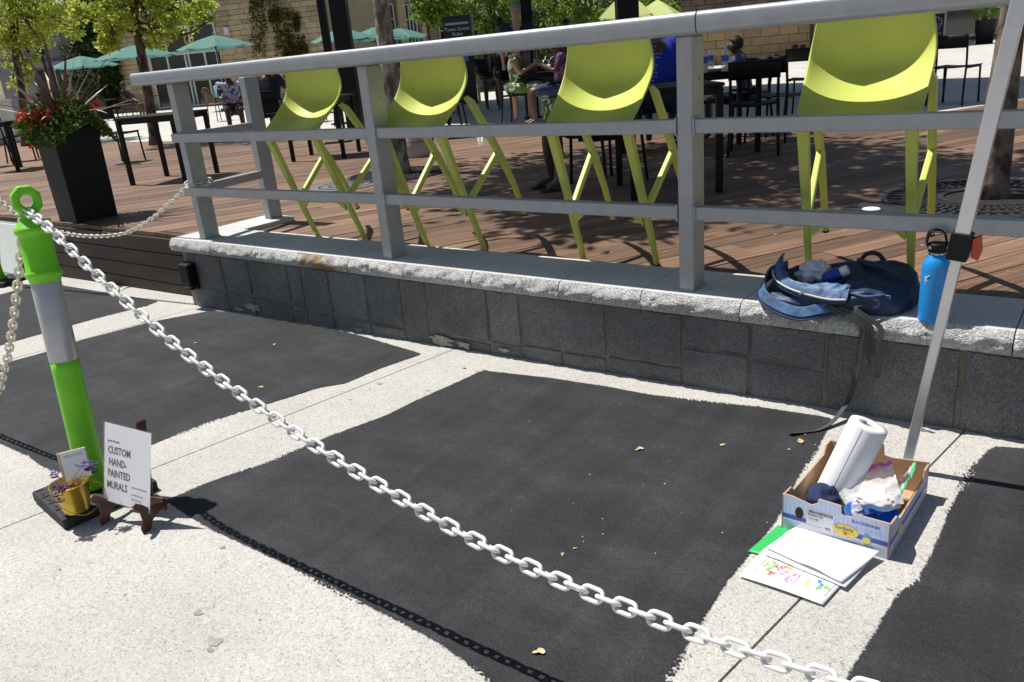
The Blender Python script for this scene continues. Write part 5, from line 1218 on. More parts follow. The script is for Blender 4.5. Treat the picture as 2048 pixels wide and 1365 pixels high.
def cloth(n, c, c2=None, sc2=9.0, lo=.46, hi=.54):
    m = mat(n, c, .85, var=.1, scale=14)
    if c2:
        nt = m.node_tree; N = nt.nodes; b = N['Principled BSDF']; tc = N.new('ShaderNodeTexCoord'); v = N.new('ShaderNodeTexNoise'); v.inputs['Scale'].default_value = sc2; v.inputs['Distortion'].default_value = 1.4
        nt.links.new(tc.outputs['Object'], v.inputs['Vector']); r = ramp(N, nt, v.outputs['Fac'], [(lo, c), (hi, c2)]); nt.links.new(r.outputs[0], b.inputs['Base Color'])
    return m
def face_dir(p, u, v=None): return 0
def yaw_to(p, q): return math.atan2(q.y - p.y, q.x - p.x)
def rightof(u): r = RW.col[0]; return Vector((r[0], r[1], 0)).normalized()
cr = rightof(0); cf = Vector((RW.col[2][0], RW.col[2][1], 0)).normalized()
def ydir(d): return math.atan2(d.y, d.x)
# boy at the table, in profile facing left
J = seated('table', .10); pp = G(1492, 196)
J.update(neckb=(.10, 0, 1.0), neck=(.115, 0, 1.02), jaw=(.14, 0, 1.06), head=(.145, 0, 1.115), crown=(.135, 0, 1.165))
boy = person('boy in a slate blue T-shirt sitting at the table, seen in profile', (pp.x, pp.y, ZD - .03), ydir(-cr * .9 + cf * .25), J, SK[0], [('t_shirt', cloth('slate blue cotton', (.05, .075, .14), (.09, .12, .20), 6), shirt(J, .92, .6)), ('shorts', cloth('dark shorts', (.008, .010, .025)), shorts(J, .95))], (H_bk, .915, 0), .86, True)
chair('black chair the boy sits on', Vector((pp.x, pp.y, 0)) + cr * .04, ydir(-cr * .9 + cf * .25) + rad(90))
# person in royal blue, back to the camera
J = seated('table', .10); pp = G(1318, 208)
J.update(neckb=(.15, 0, .99), neck=(.20, 0, 1.01), jaw=(.26, 0, 1.02), head=(.30, 0, 1.06), crown=(.31, 0, 1.12))
blue = person('person in a royal blue printed T-shirt sitting with the back to the camera', (pp.x, pp.y, ZD), ydir(cf + cr * .25), J, SK[0], [('t_shirt', cloth('royal blue cotton', (.008, .03, .36)), shirt(J, 1.40, .7)), ('trousers', cloth('dark blue trousers', (.006, .012, .06)), shorts(J, 1.25, .95))], (H_bk, 1.0, 0), 1.05)
bn_ = thing('bench', 'backless black bench under the person in royal blue', 'bench', (pp.x, pp.y, ZD), ydir(cr)); MB().box((0, 0, .43), (.9, .34, .04)).build('seat', M_black, bn_, bevel=.004)
for s in (-1, 1): MB().box((s * .38, 0, .205), (.05, .3, .41)).build('leg', M_black, bn_)
mb = MB(); rr = random.Random(4)
for k in range(11):
    z = .98 - .033 * k; w_ = rr.uniform(.04, .15); y0_ = .12 - rr.uniform(0, .03)
    x_ = -.118 - .05 * math.sin(math.pi * (1.02 - z) / .5)
    q = y0_
    while q > y0_ - w_:
        l = rr.uniform(.010, .035); mb.add([(x_ - .045, q, z - .006), (x_ - .045, q - l, z - .006), (x_ - .045, q - l, z + .004), (x_ - .045, q, z + .004)], [(0, 1, 2, 3)]); q -= l + .008
mb.build('shirt_print', mat('faded shirt print', (.28, .33, .55), .8, var=.3, scale=40), blue)
# person behind the third stool: sandals and shins show
J = seated('lap', .16); pp = G(1205, 262); fd = -cr * .9 - cf * .3
near = person('person in dark shorts and black sandals seated behind the third stool', (pp.x, pp.y, ZD), ydir(fd), J, SK[0], [('top', cloth('dark top', (.012, .012, .016)), shirt(J)), ('shorts', cloth('black shorts', (.012, .012, .014)), shorts(J, 1, .9))], (H_bk, 1.0, 0), .90)
shoes(near, J, M_rubber)
# woman in the leaf print dress
J = seated('phone'); pp = G(1042, 134); fd = cr * .9 - cf * .35
J2 = dict(J)
wom = person('woman in a white and green leaf print dress looking at her phone', (pp.x, pp.y, ZD), ydir(fd), J, SK[2], [('bodice', cloth('leaf print cotton', (.09, .16, .025), (.70, .70, .64), 7, .54, .57), shirt(J, 1.1, .12))], (H_br, 1.03, 0))
rings = [((-.12, 0, .62), (.17, .12), (.2, 0, -1)), ((-.05, 0, .55), (.22, .16), (.7, 0, -.6)), ((.10, 0, .53), (.24, .14), (1, 0, -.1)), ((.30, 0, .52), (.25, .13), (1, 0, -.05)), ((.45, 0, .49), (.25, .13), (.8, 0, -.6)), ((.52, 0, .40), (.25, .12), (.2, 0, -1)), ((.53, 0, .22), (.27, .13), (.05, 0, -1)), ((.54, 0, .06), (.29, .15), (0, 0, -1))]
def skf(a, b):
    k = b * (len(rings) - 1); i = min(len(rings) - 2, int(k)); f = k - i; c = Vector(rings[i][0]).lerp(Vector(rings[i + 1][0]), f); ra = [rings[i][1][q] * (1 - f) + rings[i + 1][1][q] * f for q in (0, 1)]; t_ = Vector(rings[i][2]).lerp(Vector(rings[i + 1][2]), f).normalized()
    y_ = Vector((0, 1, 0)); u_ = t_.cross(y_); th = 2 * math.pi * a; w_ = 1 + .07 * math.sin(th * 5 + b * 3) * b; return c + y_ * ra[0] * math.cos(th) * w_ + u_ * ra[1] * math.sin(th) * w_
MB().grid(skf, 40, 24, closeu=True).build('skirt', MATS['leaf print cotton'], wom, smooth=True)
MB().box((.40, 0, .93), (.01, .075, .15), Matrix.Rotation(rad(-25), 3, 'Y')).build('phone', M_black, wom, bevel=.006)
chair('black chair the woman in the leaf print dress sits on', Vector((pp.x, pp.y, 0)), ydir(fd) + rad(90))
# others
J = standing(); pp = G(1048, 132); person('grey-haired man in a navy T-shirt standing, back of his head above the rail', (pp.x, pp.y, ZD), ydir(cf), J, SK[2], [('t_shirt', cloth('navy cotton', (.008, .012, .045)), shirt(J)), ('shorts', cloth('khaki shorts', (.20, .17, .12)), shorts(J, 1, .8))], (H_gr, .99, 0), 1.04)
J = standing(); pp = G(1014, 106); person('person in a white shirt and black shorts standing behind the leaf print dress', (pp.x, pp.y, ZD), ydir(cf - cr * .4), J, SK[1], [('shirt', cloth('white shirt', (.70, .70, .72)), shirt(J)), ('shorts', cloth('black cotton shorts', (.012, .012, .014)), shorts(J, 1, .85))], (H_bk, 1.0, 0))
J = seated('lap', .12); pp = G(978, 100); person('man in black slumped on a lime chair next to the notice board', (pp.x, pp.y, ZD), ydir(-cf + cr * .2), J, SK[0], [('t_shirt', cloth('black cotton', (.010, .010, .012)), shirt(J)), ('shorts', cloth('pale shorts', (.35, .28, .26)), shorts(J, 1, .6))], (H_bk, 1.0, 0))
J = seated('lap'); pp = G(478, 108); fl_ = person('person in a white and violet floral shirt sitting at the left behind the railing', (pp.x, pp.y, ZD), ydir(-cf + cr * .3), J, SK[0], [('shirt', cloth('floral cotton', (.60, .60, .66), (.10, .07, .38), 11, .48, .56), shirt(J)), ('shorts', cloth('brown shorts', (.05, .03, .025)), shorts(J, 1, .8))], (H_bk, 1.0, 0))
shoes(fl_, J, mat('white trainers', (.6, .6, .6), .6))
J = seated('table', .1); pp = G(552, 122); person('broad person in dark navy sitting with back turned behind the left stool', (pp.x, pp.y, ZD), ydir(cf), J, SK[0], [('jacket', cloth('dark navy cotton', (.006, .009, .022)), shirt(J, 1.3, .8)), ('trousers', cloth('black trousers', (.008, .008, .01)), shorts(J, 1.2, .95))], (H_bk, 1.0, 0), 1.05)
chair('black chair under the broad person in dark navy', G(552, 122), ydir(cf) + rad(90))
J = seated('lap', .12); pp = G(797, 96); person('person in a pink and white patterned top bending forward beside the mottled tree', (pp.x, pp.y, ZD), ydir(-cf * .5 + cr), J, SK[0], [('top', cloth('pink pattern', (.75, .14, .38), (.72, .55, .66), 12), shirt(J, 1.15)), ('shorts', cloth('black leggings', (.010, .010, .012)), shorts(J, 1, .95))], (H_bk, 1.0, 0))
J = seated('phone'); pp = G(1128, 140); person('person in a purple patterned top sitting across from the leaf print dress', (pp.x, pp.y, ZD), ydir(-cr - cf * .1), J, SK[0], [('top', cloth('purple pattern', (.06, .015, .08), (.20, .08, .20), 12), shirt(J)), ('shorts', cloth('blue shorts', (.02, .03, .08)), shorts(J, 1, .9))], (H_bk, 1.0, 0))
J = standing(); pp = G(1141, 88); person('dark-haired person standing far back by the trees, head just above the rail', (pp.x, pp.y, ZD), ydir(-cf), J, SK[0], [('t_shirt', cloth('dark blue cotton', (.012, .018, .06)), shirt(J)), ('shorts', cloth('dark grey shorts', (.03, .03, .035)), shorts(J))], (H_bk, 1.02, 0))
J = seated('lap'); pp = G(262, 62); person('person in black sitting far left in front of the shop', (pp.x, pp.y, ZD), ydir(cr), J, SK[0], [('t_shirt', cloth('black far shirt', (.012, .012, .02)), shirt(J)), ('shorts', cloth('grey far shorts', (.05, .05, .055)), shorts(J))], (H_bk, 1.0, 0))
# bottles on the table
M_pet = mat('clear bottle', (.85, .90, .93), .08, 0, var=0, alpha=.38, spec=.8); M_blab = mat('blue bottle label', (.05, .12, .50), .4, var=.1, scale=60)
for u, v, lb in ((1421, 141, 'clear water bottle with a blue label, left one on the table'), (1450, 143, 'clear water bottle with a blue label, right one in front of the boy')):
    q = P(u, v, 2, tb2top); w_ = thing('plastic_bottle', lb, 'bottle', q)
    MB().lathe([(.028, 0), (.032, .006), (.032, .06), (.030, .07), (.032, .08), (.032, .14), (.026, .165), (.014, .185), (.0125, .195)], 24).build('body', M_pet, w_, smooth=True)
    MB().lathe([(.0326, .085), (.0326, .132)], 24, capb=False, capt=False).build('label_band', M_blab, w_, smooth=True)
    MB().lathe([(.015, .194), (.015, .21), (.013, .212)], 16).build('cap', M_white, w_, smooth=True)
q = P(1408, 146, 2, tb2top); cp = thing('paper_cup', 'white printed paper cup left of the water bottles', 'cup', q)
MB().lathe([(.03, 0), (.044, .16), (.046, .165)], 24).build('cup', M_white, cp, smooth=True); MB().lathe([(.0385, .08), (.0435, .135)], 24, capb=False, capt=False).build('printed_band', M_blab, cp, smooth=True)
# canvas bag and loose cup on the deck
q = G(835, 182); bg_ = thing('canvas_bag', 'pale canvas drawstring bag standing on the deck behind the second stool', 'bag', (q.x, q.y, ZD), ydir(cr))
M_canv = mat('pale canvas', (.42, .40, .37), .9, var=.12, scale=10, bump=.4, bscale=25)
def bgf(a, b):
    th = 2 * math.pi * a; prof = [(.13, 0), (.155, .04), (.15, .15), (.12, .24), (.09, .29)]; t = b * 4; i = min(3, int(t)); f = t - i; r = prof[i][0] * (1 - f) + prof[i + 1][0] * f; z = prof[i][1] * (1 - f) + prof[i + 1][1] * f
    k = 1 + .06 * noise.noise(Vector((math.cos(th) * 2, math.sin(th) * 2, z * 8))); return (math.cos(th) * r * k, math.sin(th) * r * .62 * k, z)
MB().grid(bgf, 28, 14, closeu=True).build('sack', M_canv, bg_, smooth=True)
text('printed_word', 'MICHAEL KORS', .034, M_ink, bg_, frame((-.125, -.108, .17), (1, 0, 0), (0, .16, 1)))
q = G(795, 180); hb = thing('handbag', 'black shoulder bag standing left of the pale canvas bag', 'bag', (q.x, q.y, ZD), ydir(cr))
MB().box((0, 0, .13), (.2, .12, .26)).build('bag_body', M_black, hb, bevel=.03, seg=3); MB().tube(catm([(-.07, 0, .25), (-.05, 0, .38), (.05, 0, .38), (.07, 0, .25)], 5), .008, 6).build('strap', M_black, hb, smooth=True)
q = P(962, 292); gl = thing('plastic_cup', 'clear plastic cup lying on the deck behind the second stool', 'cup', (q.x, q.y, ZD)); MB().lathe([(.03, 0), (.04, .1), (.041, .1), (.031, .003)], 20, capt=False).build('cup_wall', M_pet, gl, smooth=True)
# ---------------------------------------------------------------- trees
def barkmat(name, a, b, sc_=6, hi=.55):
    m = bpy.data.materials.new(name); m.use_nodes = True; nt = m.node_tree; N = nt.nodes; bs = N['Principled BSDF']; tc = N.new('ShaderNodeTexCoord')
    mp = N.new('ShaderNodeMapping'); mp.inputs['Scale'].default_value = (1, 1, .55); nt.links.new(tc.outputs['Object'], mp.inputs[0])
    n = N.new('ShaderNodeTexNoise'); n.inputs['Scale'].default_value = sc_; n.inputs['Detail'].default_value = 6; n.inputs['Roughness'].default_value = .6; nt.links.new(mp.outputs[0], n.inputs['Vector'])
    r = ramp(N, nt, n.outputs['Fac'], [(.40, a), (.5, tuple(x * .5 + y * .5 for x, y in zip(a, b))), (hi, b)]); nt.links.new(r.outputs[0], bs.inputs['Base Color']); bs.inputs['Roughness'].default_value = .85
    bp_ = N.new('ShaderNodeBump'); bp_.inputs['Strength'].default_value = .7; bp_.inputs['Distance'].default_value = .02; nt.links.new(n.outputs['Fac'], bp_.inputs['Height']); nt.links.new(bp_.outputs[0], bs.inputs['Normal']); return m
M_syc = barkmat('mottled bark', (.12, .085, .06), (.44, .39, .32), 9); M_bark = barkmat('brown bark', (.035, .024, .017), (.14, .10, .07), 12)
M_bark2 = barkmat('rough grey bark', (.05, .036, .026), (.24, .19, .145), 14, .62); M_ly = leafmat('yellow green leaves', (.24, .34, .035), (.66, .70, .16), .55); M_lg = leafmat('green leaves', (.06, .13, .018), (.26, .36, .05), .42); M_ld = leafmat('dark green leaves', (.015, .04, .008), (.06, .10, .016), .25)
def tree(label, base, trunk, blobs, mb_, ml, size, dens, sd, group='plaza trees', r0=.09, limbs=True, asp=.55):
    """trunk: points relative to base; blobs: (centre, radius, weight) leaf clumps"""
    r = random.Random(sd); t = thing('tree', label, 'tree', (base.x, base.y, ZD), 0, group)
    pts = catm([Vector(p) for p in trunk], 5); n = len(pts)
    tr_ = MB().tube(pts, [r0 * (1.25 if i == 0 else 1) * (1 - .62 * i / (n - 1)) for i in range(n)], 12).build('trunk', mb_, t, smooth=True)
    if limbs:
        for k, (c, R_, w_) in enumerate(blobs):
            c = Vector(c); j = min(n - 1, int(n * r.uniform(.5, .95))); s = pts[j]
            if (c - s).length < .2: continue
            m = s.lerp(c, .5) + Vector((r.uniform(-.1, .1), r.uniform(-.1, .1), -.12 * (c - s).length))
            MB().tube(catm([s, m, c], 5), [r0 * .38 * (1 - .75 * q / 10) for q in range(11)], 7).build('limb', mb_, t, smooth=True)
            for q in range(3):
                e_ = c + Vector((r.gauss(0, .6), r.gauss(0, .6), r.gauss(.1, .5))) * R_; MB().tube([m.lerp(c, .6), m.lerp(e_, .6) + Vector((0, 0, .04)), e_], [r0 * .14, r0 * .1, r0 * .05], 5).build('twig', mb_, t)
    # sub-clusters make clumps with gaps
    cl = []
    for (c, R_, w_) in blobs:
        for q in range(max(3, int(w_ * dens / 55))):
            d = Vector((r.gauss(0, 1), r.gauss(0, 1), r.gauss(0, .8))); d = d.normalized() * R_ * r.random() ** .45; cl.append((Vector(c) + d, R_ * r.uniform(.12, .26), d))
    def f(rr_):
        c, R_, d = rr_.choice(cl); o_ = Vector((rr_.gauss(0, 1), rr_.gauss(0, 1), rr_.gauss(0, .7))) * R_; return c + o_, (d.x + o_.x, d.y + o_.y, d.z * .5 - .25)
    stuff(leafcloud(int(sum(b[2] for b in blobs) * dens), f, size, ml, 'crown', t, r, asp))
    return t
# the tree behind the second stool
b3 = P(797, 347); tp_ = PV(762, 0, b3, b3 + cr) - Vector((b3.x, b3.y, ZD)); hgt = tp_.z
tree('mottled sycamore trunk on the deck behind the second stool', b3, [(0, 0, 0), tuple(tp_ * .5 + Vector((.01, 0, 0))), tuple(tp_), tuple(tp_ * 1.6), tuple(tp_ * 2.3)],
     [((-.6, .3, 4.4), 1.2, 1), ((.8, .6, 4.6), 1.3, 1.2), ((.5, -.7, 4.2), 1.1, 1), ((1.4, -.6, 4.4), 1.0, .9), ((.2, 1.3, 4.3), 1.1, 1), ((-.3, -.9, 4.9), .9, .8), ((1.9, .5, 4.5), .8, .8), ((.9, -1.5, 4.3), .8, .8)], M_syc, M_lg, .15, 2000, 31, r0=.115)
b4 = P(1978, 395); tp_ = PV(2022, 60, b4, b4 + cr) - Vector((b4.x, b4.y, ZD))
tree('rough-barked tree growing through the deck grate at the right', b4, [(0, 0, 0), tuple(tp_ * .5), tuple(tp_), tuple(tp_ * 1.8), tuple(tp_ * 2.6)],
     [((-1.2, .4, 4.3), 1.0, 1), ((-.5, 1.2, 4.3), 1.0, 1), ((.6, .4, 4.6), 1.2, 1), ((-2.4, 1.0, 4.4), .8, .7), ((-3.0, .5, 4.2), .6, .5)], M_bark2, M_lg, .14, 1400, 32, r0=.098)
b2 = P(312, 290)
def rel(b, u, v): return tuple(PV(u, v, b, b + cr) - Vector((b.x, b.y, ZD)))
def blobs_px(b, lst, ppm):
    out = []; rr_ = random.Random(int(b.x * 100))
    for (u, v, rpx, w_) in lst: p = Vector(rel(b, u, v)) + cf * rr_.uniform(-.5, .5); out.append((tuple(p), rpx / ppm, w_))
    return out
pm = 105
tree('slim tree with yellow-green leaves at the left end of the railing', b2, [(0, 0, 0), rel(b2, 298, 200), rel(b2, 285, 120), rel(b2, 268, 30), rel(b2, 255, -40), rel(b2, 245, -120)],
     blobs_px(b2, [(250, 25, 40, 1), (345, 20, 45, 1.2), (400, 10, 25, .5), (235, 60, 25, .5), (330, 55, 30, .6), (215, 95, 14, .2), (195, 80, 12, .2), (290, -40, 60, 1.2), (200, 0, 30, .5), (380, 35, 20, .3), (420, 40, 14, .15), (250, -110, 70, 1), (345, -100, 60, .8), (175, 30, 28, .5), (225, 35, 35, .7), (310, 30, 40, .8), (240, 85, 16, .25), (300, 80, 22, .3)], pm), M_bark, M_ly, .072, 950, 33, r0=.105, asp=.6)
b1 = G(52, 92)
tree('leafy yellow-green tree at the upper left corner', b1, [(0, 0, 0), rel(b1, 42, 170), rel(b1, 32, 120), rel(b1, 25, 60), rel(b1, 20, -20), rel(b1, 20, -90)],
     blobs_px(b1, [(20, 20, 45, 1.2), (80, 25, 40, 1.1), (25, 80, 40, 1), (75, 70, 30, .8), (120, 55, 22, .5), (15, 130, 25, .6), (60, 115, 18, .3), (55, -40, 60, 1.2), (150, 15, 28, .5), (105, 85, 15, .25), (10, 165, 25, .5), (95, 45, 35, .8), (5, 50, 40, .8), (35, 150, 18, .3), (45, 45, 45, 1), (100, 10, 40, .8)], 92), M_bark, M_ly, .068, 1050, 34, r0=.09, asp=.6)
# trees further back
bk = [(860, 62, [(860, 10, 45, 1), (905, 5, 40, .9), (880, 40, 25, .5), (850, -30, 50, 1)], 'green tree behind the notice board, left one', M_lg),
      (985, 62, [(975, 10, 45, 1), (1000, 40, 35, .8), (960, 55, 30, .6), (1030, 60, 28, .6), (1000, -30, 60, 1)], 'green tree right of the notice board with a forked trunk', M_lg),
      (1135, 58, [(1110, 10, 45, 1), (1160, 20, 45, 1), (1135, 60, 35, .8), (1185, 50, 30, .7), (1140, -40, 60, 1)], 'green tree behind the dark-haired person by the lime parasol', M_lg),
      (1060, 50, [(1050, 20, 50, 1.2), (1085, 60, 40, 1), (1020, 70, 30, .7), (1090, -10, 50, 1)], 'tree far back between the man and the black column', M_ld),
      (1225, 46, [(1215, 20, 45, 1), (1240, 50, 35, .8), (1190, 60, 35, .8), (1225, -30, 50, 1), (1330, 60, 35, .8), (1280, 75, 30, .7)], 'tree far back behind the left lime parasol', M_ld),
      (1320, 44, [(1310, 8, 22, .5), (1330, 30, 30, .9), (1300, 40, 30, .8), (1350, 35, 25, .7), (1290, 5, 16, .3)], 'tree under the open sky beside the stone building', M_lg),
      (930, 40, [(930, 20, 50, 1.2), (960, 70, 40, 1), (900, 80, 40, 1), (930, 110, 40, .9), (1000, 100, 40, .9)], 'dark tree far back behind the notice board', M_ld)]
for u, pmx, bl, lb, ml in bk:
    b = G(u, pmx); tree(lb, b, [(0, 0, 0), rel(b, u - 2, hor(u) - 30), rel(b, u - 4, hor(u) - 90), rel(b, u, hor(u) - 150)], blobs_px(b, bl, pmx), M_bark, ml, .17, 700, int(u), 'trees at the back of the plaza', .10)
# hedge row closing the view far back
hb_ = MB(); rr = random.Random(77)
h0, h1 = G(760, 30), G(1420, 32)
def hf(r):
    t = r.random(); p = h0.lerp(h1, t); return (p.x + r.gauss(0, .6), p.y + r.gauss(0, .6), ZD + 6.5 * r.random() ** .8), (-cf.x, -cf.y, .2)
hg = stuff(leafcloud(9000, hf, .42, M_ld, 'far_trees', None, rr, .7)); tag(hg, 'dense dark wood closing the view far behind the plaza', 'wood')
def hedge(label, ua, ub, pm_, h_, sd):  # low foliage masses added to darken the bright, open background
    a, b = G(ua, pm_), G(ub, pm_); d = b - a; t = thing('hedge', label, 'hedge', (a.x, a.y, ZD), math.atan2(d.y, d.x), 'filler hedges added to darken the background'); L_ = d.length
    MB().box((L_ / 2, .35, .25), (L_, .6, .5)).build('planter_box', M_plt, t, bevel=.01); r = random.Random(sd)
    def f(q): x_ = q.uniform(0, L_); return (x_, .35 + q.gauss(0, .22), .5 + (h_ - .5) * q.random() ** .7 * (.85 + .3 * noise.noise(Vector((x_ * 1.5, sd, 0))))), (q.gauss(0, .3), -.6, .4)
    stuff(leafcloud(int(L_ * 900), f, .12, M_ld, 'foliage', t, r, .6))
hedge('added dark filler hedge behind the first stool and the mottled trunk', 585, 690, 72, 1.5, 3); hedge('added dark filler hedge behind the pink top', 735, 905, 70, 1.5, 5); hedge('added dark filler hedge right of the notice board', 965, 1130, 68, 1.55, 7); hedge('added dark filler hedge behind the third stool', 1150, 1345, 70, 1.5, 9)
# grates round the trees, manhole
M_iron = mat('cast iron', (.035, .034, .034), .6, .4, var=.3, scale=20)
def grate(label, c, R_, r_in, nb=64):
    t = thing('tree_grate', label, 'tree grate', (c.x, c.y, ZD + .004), 0, 'tree grates')
    MB().lathe([(R_ * 1.0, -.002), (R_ * 1.0, .010), (R_ * .95, .010), (R_ * .95, -.002)], 48, capb=False, capt=False).build('outer_rim', M_iron, t)
    for q in (.62, .80): MB().lathe([(R_ * q, 0), (R_ * q, .009), (R_ * (q - .03), .009), (R_ * (q - .03), 0)], 48, capb=False, capt=False).build('ring', M_iron, t)
    MB().lathe([(r_in * 1.12, 0), (r_in * 1.12, .012), (r_in, .012), (r_in, 0)], 40, capb=False, capt=False).build('inner_rim', M_iron, t)
    MB().lathe([(R_ * .96, .0), (R_ * .96, .0015)], 48).build('pit', mat('tree pit', (.012, .010, .008), .95), t)
    for k in range(nb):
        a = 2 * math.pi * k / nb; MB().bar((r_in * 1.1 * math.cos(a), r_in * 1.1 * math.sin(a), .005), (R_ * .96 * math.cos(a), R_ * .96 * math.sin(a), .005), .022, .008).build('bar', M_iron, t)
grate('round slotted iron grate around the rough-barked tree at the right', P(1978, 398), .58, .24, 56)
grate('round iron grate around the mottled sycamore', P(795, 350), .5, .24, 40)
q = P(692, 372); mh = thing('manhole_cover', 'round metal utility cover in the deck behind the left stool', 'manhole cover', (q.x, q.y, ZD + .003))
M_cov = mat('worn steel cover', (.20, .205, .20), .5, .5, var=.25, scale=14)
MB().lathe([(.33, 0), (.33, .005), (.30, .006)], 40).build('plate', M_cov, mh); 
for q_ in (.26, .17, .08): MB().lathe([(q_, .006), (q_, .008), (q_ - .02, .008), (q_ - .02, .006)], 32, capb=False, capt=False).build('raised_ring', M_iron, mh)
q = P(1755, 424); dk = thing('deck_light', 'flat round black deck light with a pale lens under the rightmost stool', 'deck light', (q.x, q.y, ZD + .002))
MB().lathe([(.20, 0), (.20, .006), (.17, .010)], 36).build('bezel', M_iron, dk); MB().lathe([(.05, .010), (.045, .013)], 24, (-.04, .02, 0)).build('lens', M_white, dk)

# ---------------------------------------------------------------- parasols
def parasol(label, c, R_, H_, mc, n=8, grp='green parasols', rise=.42, rot0=.2):
    t = thing('parasol', label, 'parasol', (c.x, c.y, ZD), rot0, grp)
    can = MB(); apex = (0, 0, H_); m_ = 5
    vs = []; 
    for k in range(n):
        a0 = 2 * math.pi * k / n; a1 = 2 * math.pi * (k + 1) / n
        A = Vector((R_ * math.cos(a0), R_ * math.sin(a0), H_ - rise)); B = Vector((R_ * math.cos(a1), R_ * math.sin(a1), H_ - rise))
        def fn(a, b):
            e_ = A.lerp(B, a); p = Vector(apex).lerp(e_, max(.03, b)); p.z -= .05 * math.sin(math.pi * a) * b * b - .03 * math.sin(math.pi * b); return p
        MB().grid(fn, 5, 6).build('canopy_panel', mc, t, smooth=True)
        MB().grid(lambda a, b: (A.lerp(B, a).x, A.lerp(B, a).y, H_ - rise - .05 * math.sin(math.pi * a) - .10 * b), 5, 2).build('valance', mc, t, smooth=True) if n == 8 and grp == 'green parasols' and False else None
        MB().tube([(0, 0, H_ - .09), A * .98 + Vector((0, 0, -.015))], .012, 5).build('rib', M_black, t)
    MB().tube([(0, 0, 0), (0, 0, H_ + .05)], .024, 10).build('pole', M_black, t, smooth=True)
    MB().lathe([(.02, H_), (.035, H_ + .04), (.01, H_ + .09)], 12).build('finial', mc, t, smooth=True)
    MB().lathe([(.26, 0), (.26, .05), (.05, .08)], 20).build('base', M_iron, t, smooth=True)
    return t
M_pg = mat('green parasol cloth', (.085, .23, .19), .8, var=.05); M_pgd = M_pg; M_pl = mat('lime parasol cloth', (.58, .64, .24), .8, var=.04)
def thicken(m, c):
    nt = m.node_tree; N = nt.nodes; b = N['Principled BSDF']; t = N.new('ShaderNodeBsdfTranslucent'); t.inputs[0].default_value = (*c, 1); mx = N.new('ShaderNodeMixShader'); mx.inputs[0].default_value = .25
    nt.links.new(b.outputs[0], mx.inputs[1]); nt.links.new(t.outputs[0], mx.inputs[2]); nt.links.new(mx.outputs[0], N['Material Output'].inputs[0])
thicken(M_pg, (.08, .23, .19)); thicken(M_pl, (.58, .64, .24))
parasol('green parasol in front of the glass shop door', G(456, 57), 1.38, 2.62, M_pg)
parasol('green parasol left of the shop window behind the slim tree', G(300, 56), 1.5, 2.55, M_pg, rot0=.5)
parasol('green parasol in the shade of the ivy at the far left', G(192, 52), 1.35, 2.45, M_pg, rot0=.3)
parasol('green parasol left of the mottled trunk', G(703, 56), 1.2, 2.5, M_pg, rot0=.1)
parasol('green parasol right of the mottled trunk', G(766, 54), 1.25, 2.48, M_pg, rot0=.6)
parasol('green parasol half in tree shade right of the mottled trunk', G(812, 49), 1.35, 2.5, M_pg, rot0=.35)
parasol('large lime parasol behind the thick black column', G(1258, 66), 1.15, 2.6, M_pl, 4, 'lime parasols', .75, rad(70))
parasol('lime parasol next to the corner of the stone building', G(1318, 60), 1.1, 2.4, M_pl, 4, 'lime parasols', .6, rad(60))

# ---------------------------------------------------------------- out-of-view roof added to shade the plaza, on black columns
sh_ = [(-7.9, 10.6), (-4.2, 10.35), (-2.6, 9.6), (-1.4, 11.4), (.4, 14.6), (1.2, 15.4), (-1.4, 15.9), (-5.9, 17.3), (-12.5, 17.5), (-14.5, 14.8), (-12.2, 12.2), (-9.8, 10.9)]  # wanted shade outline on the plaza; moved sunward it shapes the unseen roof
HR = 4.4; off = SUN_TRAVEL * (HR / SUN_TRAVEL.z)
rf = thing('added_shade_roof', 'unseen flat roof shaped to cast the plaza shade, on thick black columns', 'shade roof', (0, 0, ZD))
MB().prism([(x_ + off.x, y_ + off.y) for x_, y_ in sh_], HR, HR + .14).build('roof', M_black, rf)
for u, pm_, wd in ((1261, 150, .29), (1068, 126, .185), (714, 122, .275), (679, 104, .15)):
    q = G(u, pm_); MB().box((q.x, q.y, HR / 2), (wd, wd, HR), Matrix.Rotation(ydir(cr), 3, 'Z')).build('column', M_black, rf, bevel=.01)
    MB().box((q.x, q.y, .01), (wd + .14, wd + .14, .02), Matrix.Rotation(ydir(cr), 3, 'Z')).build('base_plate', M_black, rf)
MB().bar((G(714, 122).x, G(714, 122).y, HR - .1), (-9.5 + off.x, 12.5, HR - .1), .12, .2).build('beam', M_black, rf)
MB().bar((G(679, 104).x, G(679, 104).y, HR - .1), (-10.5 + off.x, 13.0, HR - .1), .12, .2).build('beam', M_black, rf)

# ---------------------------------------------------------------- notice board
q = G(930, 88); nb = thing('notice_board', 'black notice board headed Town Green Rules above the rail', 'notice board', (q.x, q.y, ZD), ydir(cr - cf * .15))
MB().box((0, 0, 1.0), (.66, .10, 2.0)).build('panel', mat('notice board face', (.010, .012, .018), .35), nb, bevel=.01)
MB().box((.36, .02, 1.0), (.035, .06, 2.04)).build('frame_post', mat('grey frame', (.25, .25, .26), .4, .5), nb)
NT = lambda x_, z_: frame((x_, -.052, z_), (1, 0, 0), (0, 0, 1))
text('heading', 'Town Green', .115, M_white, nb, NT(0, 1.67), 'CENTER'); text('heading', 'Rules', .115, M_white, nb, NT(0, 1.56), 'CENTER')
M_pale = mat('pale blue print', (.45, .52, .62), .6)
MB().add([(-.28, -.052, 1.80), (.28, -.052, 1.80), (.28, -.052, 1.85), (-.28, -.052, 1.85)], [(0, 1, 2, 3)]).build('banner_strip', M_pale, nb)
